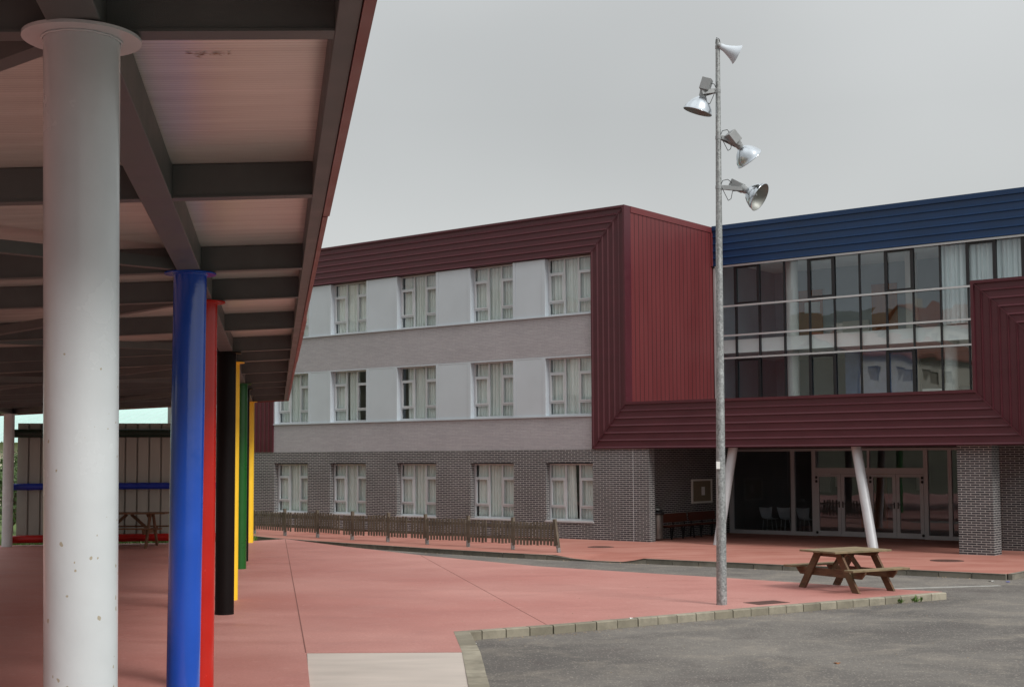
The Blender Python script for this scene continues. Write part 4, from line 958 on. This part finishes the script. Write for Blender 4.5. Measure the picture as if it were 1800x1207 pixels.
# ------------------------------------------------------------------ small things
def cover(x, y, z, r, label):
    e = MB(); e.lathe([(r + .05, -.004), (r + .05, .003), (r, .003), (r - .012, -.001), (r - .02, .003), (0, .004)], (0, 0, 0), (0, 0, 1), 36)
    for k in range(-4, 5):
        hw = math.sqrt(max(0, (r * .85) ** 2 - (k * r * .19) ** 2)); e.box(-hw, hw, k * r * .19 - .012, k * r * .19 + .012, .003, .007)
    o = e.build('manhole_cover', M['iron']); o.location = (x, y, z); tag(o, label, 'manhole cover', 'iron covers set in the paving')
cover(2.58, 39.6, 0.003, .34, 'round iron manhole cover on the pavement near the end of the picket fence')
cover(10.86, 33.8, 0.003, .36, 'round iron manhole cover on the pavement in front of the brick pillar')
g = MB(); g.box(-.36, .36, -.22, .22, -.01, .003); 
for k in range(9): g.box(-.33 + k * .075, -.29 + k * .075, -.19, .19, .0031, .006)
o = g.build('drain_cover', M['iron']); o.location = (4.55, 24.30, .002); o.rotation_euler = (0, 0, R(30)); tag(o, 'rectangular rusty drain cover in the pink court beside the mast', 'drain cover')
def scrap(name, x, y, z, s_, m_, label, cat, seed):
    rnd = random.Random(seed); g = MB(); n = 4; vs = []
    for j in range(n):
        for i in range(n): vs.append(((i / 3 - .5) * s_ * 2 + rnd.uniform(-.1, .1) * s_, (j / 3 - .5) * s_ * 2 + rnd.uniform(-.1, .1) * s_, rnd.uniform(0, .55) * s_))
    g.add(vs, [(j * n + i, j * n + i + 1, (j + 1) * n + i + 1, (j + 1) * n + i) for j in range(3) for i in range(3)])
    o = g.build(name, m_); o.location = (x, y, z); o.rotation_euler = (0, 0, seed); so = o.modifiers.new('s', 'SOLIDIFY'); so.thickness = .002; tag(o, label, cat); return o
scrap('litter', -.60, 20.05, -.13, .045, M['litter'], 'crumpled white paper scrap at the court kerb corner', 'litter', 1)
scrap('litter', 10.45, 29.55, -.13, .05, M['litter'], 'crumpled white scrap at the foot of the right pavement corner', 'litter', 2)
scrap('litter', 10.75, 29.40, -.13, .04, mat('blue_wrapper', srgb(80, 90, 170), .4), 'small blue wrapper at the foot of the right pavement corner', 'litter', 3)
scrap('litter', 1.92, 22.03, .0, .03, M['litter'], 'tiny white scrap lying on the near kerb stones', 'litter', 5)
scrap('dead_leaf', 4.29, 18.0, -.129, .035, M['leaf_orange'], 'single orange dead leaf on the open asphalt', 'leaf', 4)
def weed(x, y, z, s_, label, seed):
    rnd = random.Random(seed); g = MB()
    for i in range(34):
        a = rnd.uniform(0, 6.28); l = rnd.uniform(.5, 1) * s_; e_ = rnd.uniform(.5, 1.3); p = Vector((rnd.gauss(0, s_ * .25), rnd.gauss(0, s_ * .15), 0)); d = Vector((math.cos(a) * math.cos(e_), math.sin(a) * math.cos(e_), math.sin(e_))); b = d.cross(Vector((0, 0, 1))).normalized() * l * .16
        g.add([p, p + d * l * .55 + b, p + d * l, p + d * l * .55 - b], [(0, 1, 2, 3)])
    o = g.build('weed', M['green_leaf']); o.location = (x, y, z); tag(o, label, 'weed', 'weeds at the near kerb')
weed(7.22, 25.29, -.13, .13, 'smaller green weed at the kerb below the picnic table', 1)
weed(7.56, 25.49, -.13, .17, 'taller green weed at the kerb nearer its pointed end', 2)

# grit, dry leaves and flakes caught along the kerbs and scattered on the tarmac
rnd = random.Random(21); g = MB()
def bit(x, y, z, s_):
    a = rnd.uniform(0, 6.28); c_, d_ = math.cos(a) * s_, math.sin(a) * s_; h = s_ * rnd.uniform(.3, .9)
    g.add([(x - c_, y - d_, z), (x + d_ * .7, y - c_ * .7, z), (x + c_, y + d_, z + h * .3), (x - d_ * .7, y + c_ * .7, z), (x, y, z + h)], [(0, 1, 4), (1, 2, 4), (2, 3, 4), (3, 0, 4)])
for i in range(240):
    k = rnd.randrange(len(KN) - 1); t = rnd.random(); a, b = Vector(KN[k]), Vector(KN[k + 1]); p = a.lerp(b, t); d = (b - a).normalized(); o = .17 + abs(rnd.gauss(0, .12))
    bit(p.x + d.y * o, p.y - d.x * o, -.13, rnd.uniform(.005, .016))
for i in range(260): bit(rnd.uniform(-.2, 9), rnd.uniform(14.5, 24), -.13, rnd.uniform(.004, .012)) if True else None
for i in range(90):
    k = rnd.randrange(3, len(KF) - 1); t = rnd.random(); a, b = Vector(KF[k]), Vector(KF[k + 1]); p = a.lerp(b, t); d = (b - a).normalized(); o = .14 + abs(rnd.gauss(0, .1))
    bit(p.x + d.y * o, p.y - d.x * o, -.13, rnd.uniform(.01, .028))
for i in range(60): bit(rnd.uniform(-3, 3), rnd.uniform(21, 34), .0, rnd.uniform(.005, .014))
tag(g.build('grit', mat('grit', srgb(140, 122, 100), .9, var=.5, scale=30)), 'grit and dry leaf crumbs scattered along the kerbs and asphalt', 'grit', kind='stuff')
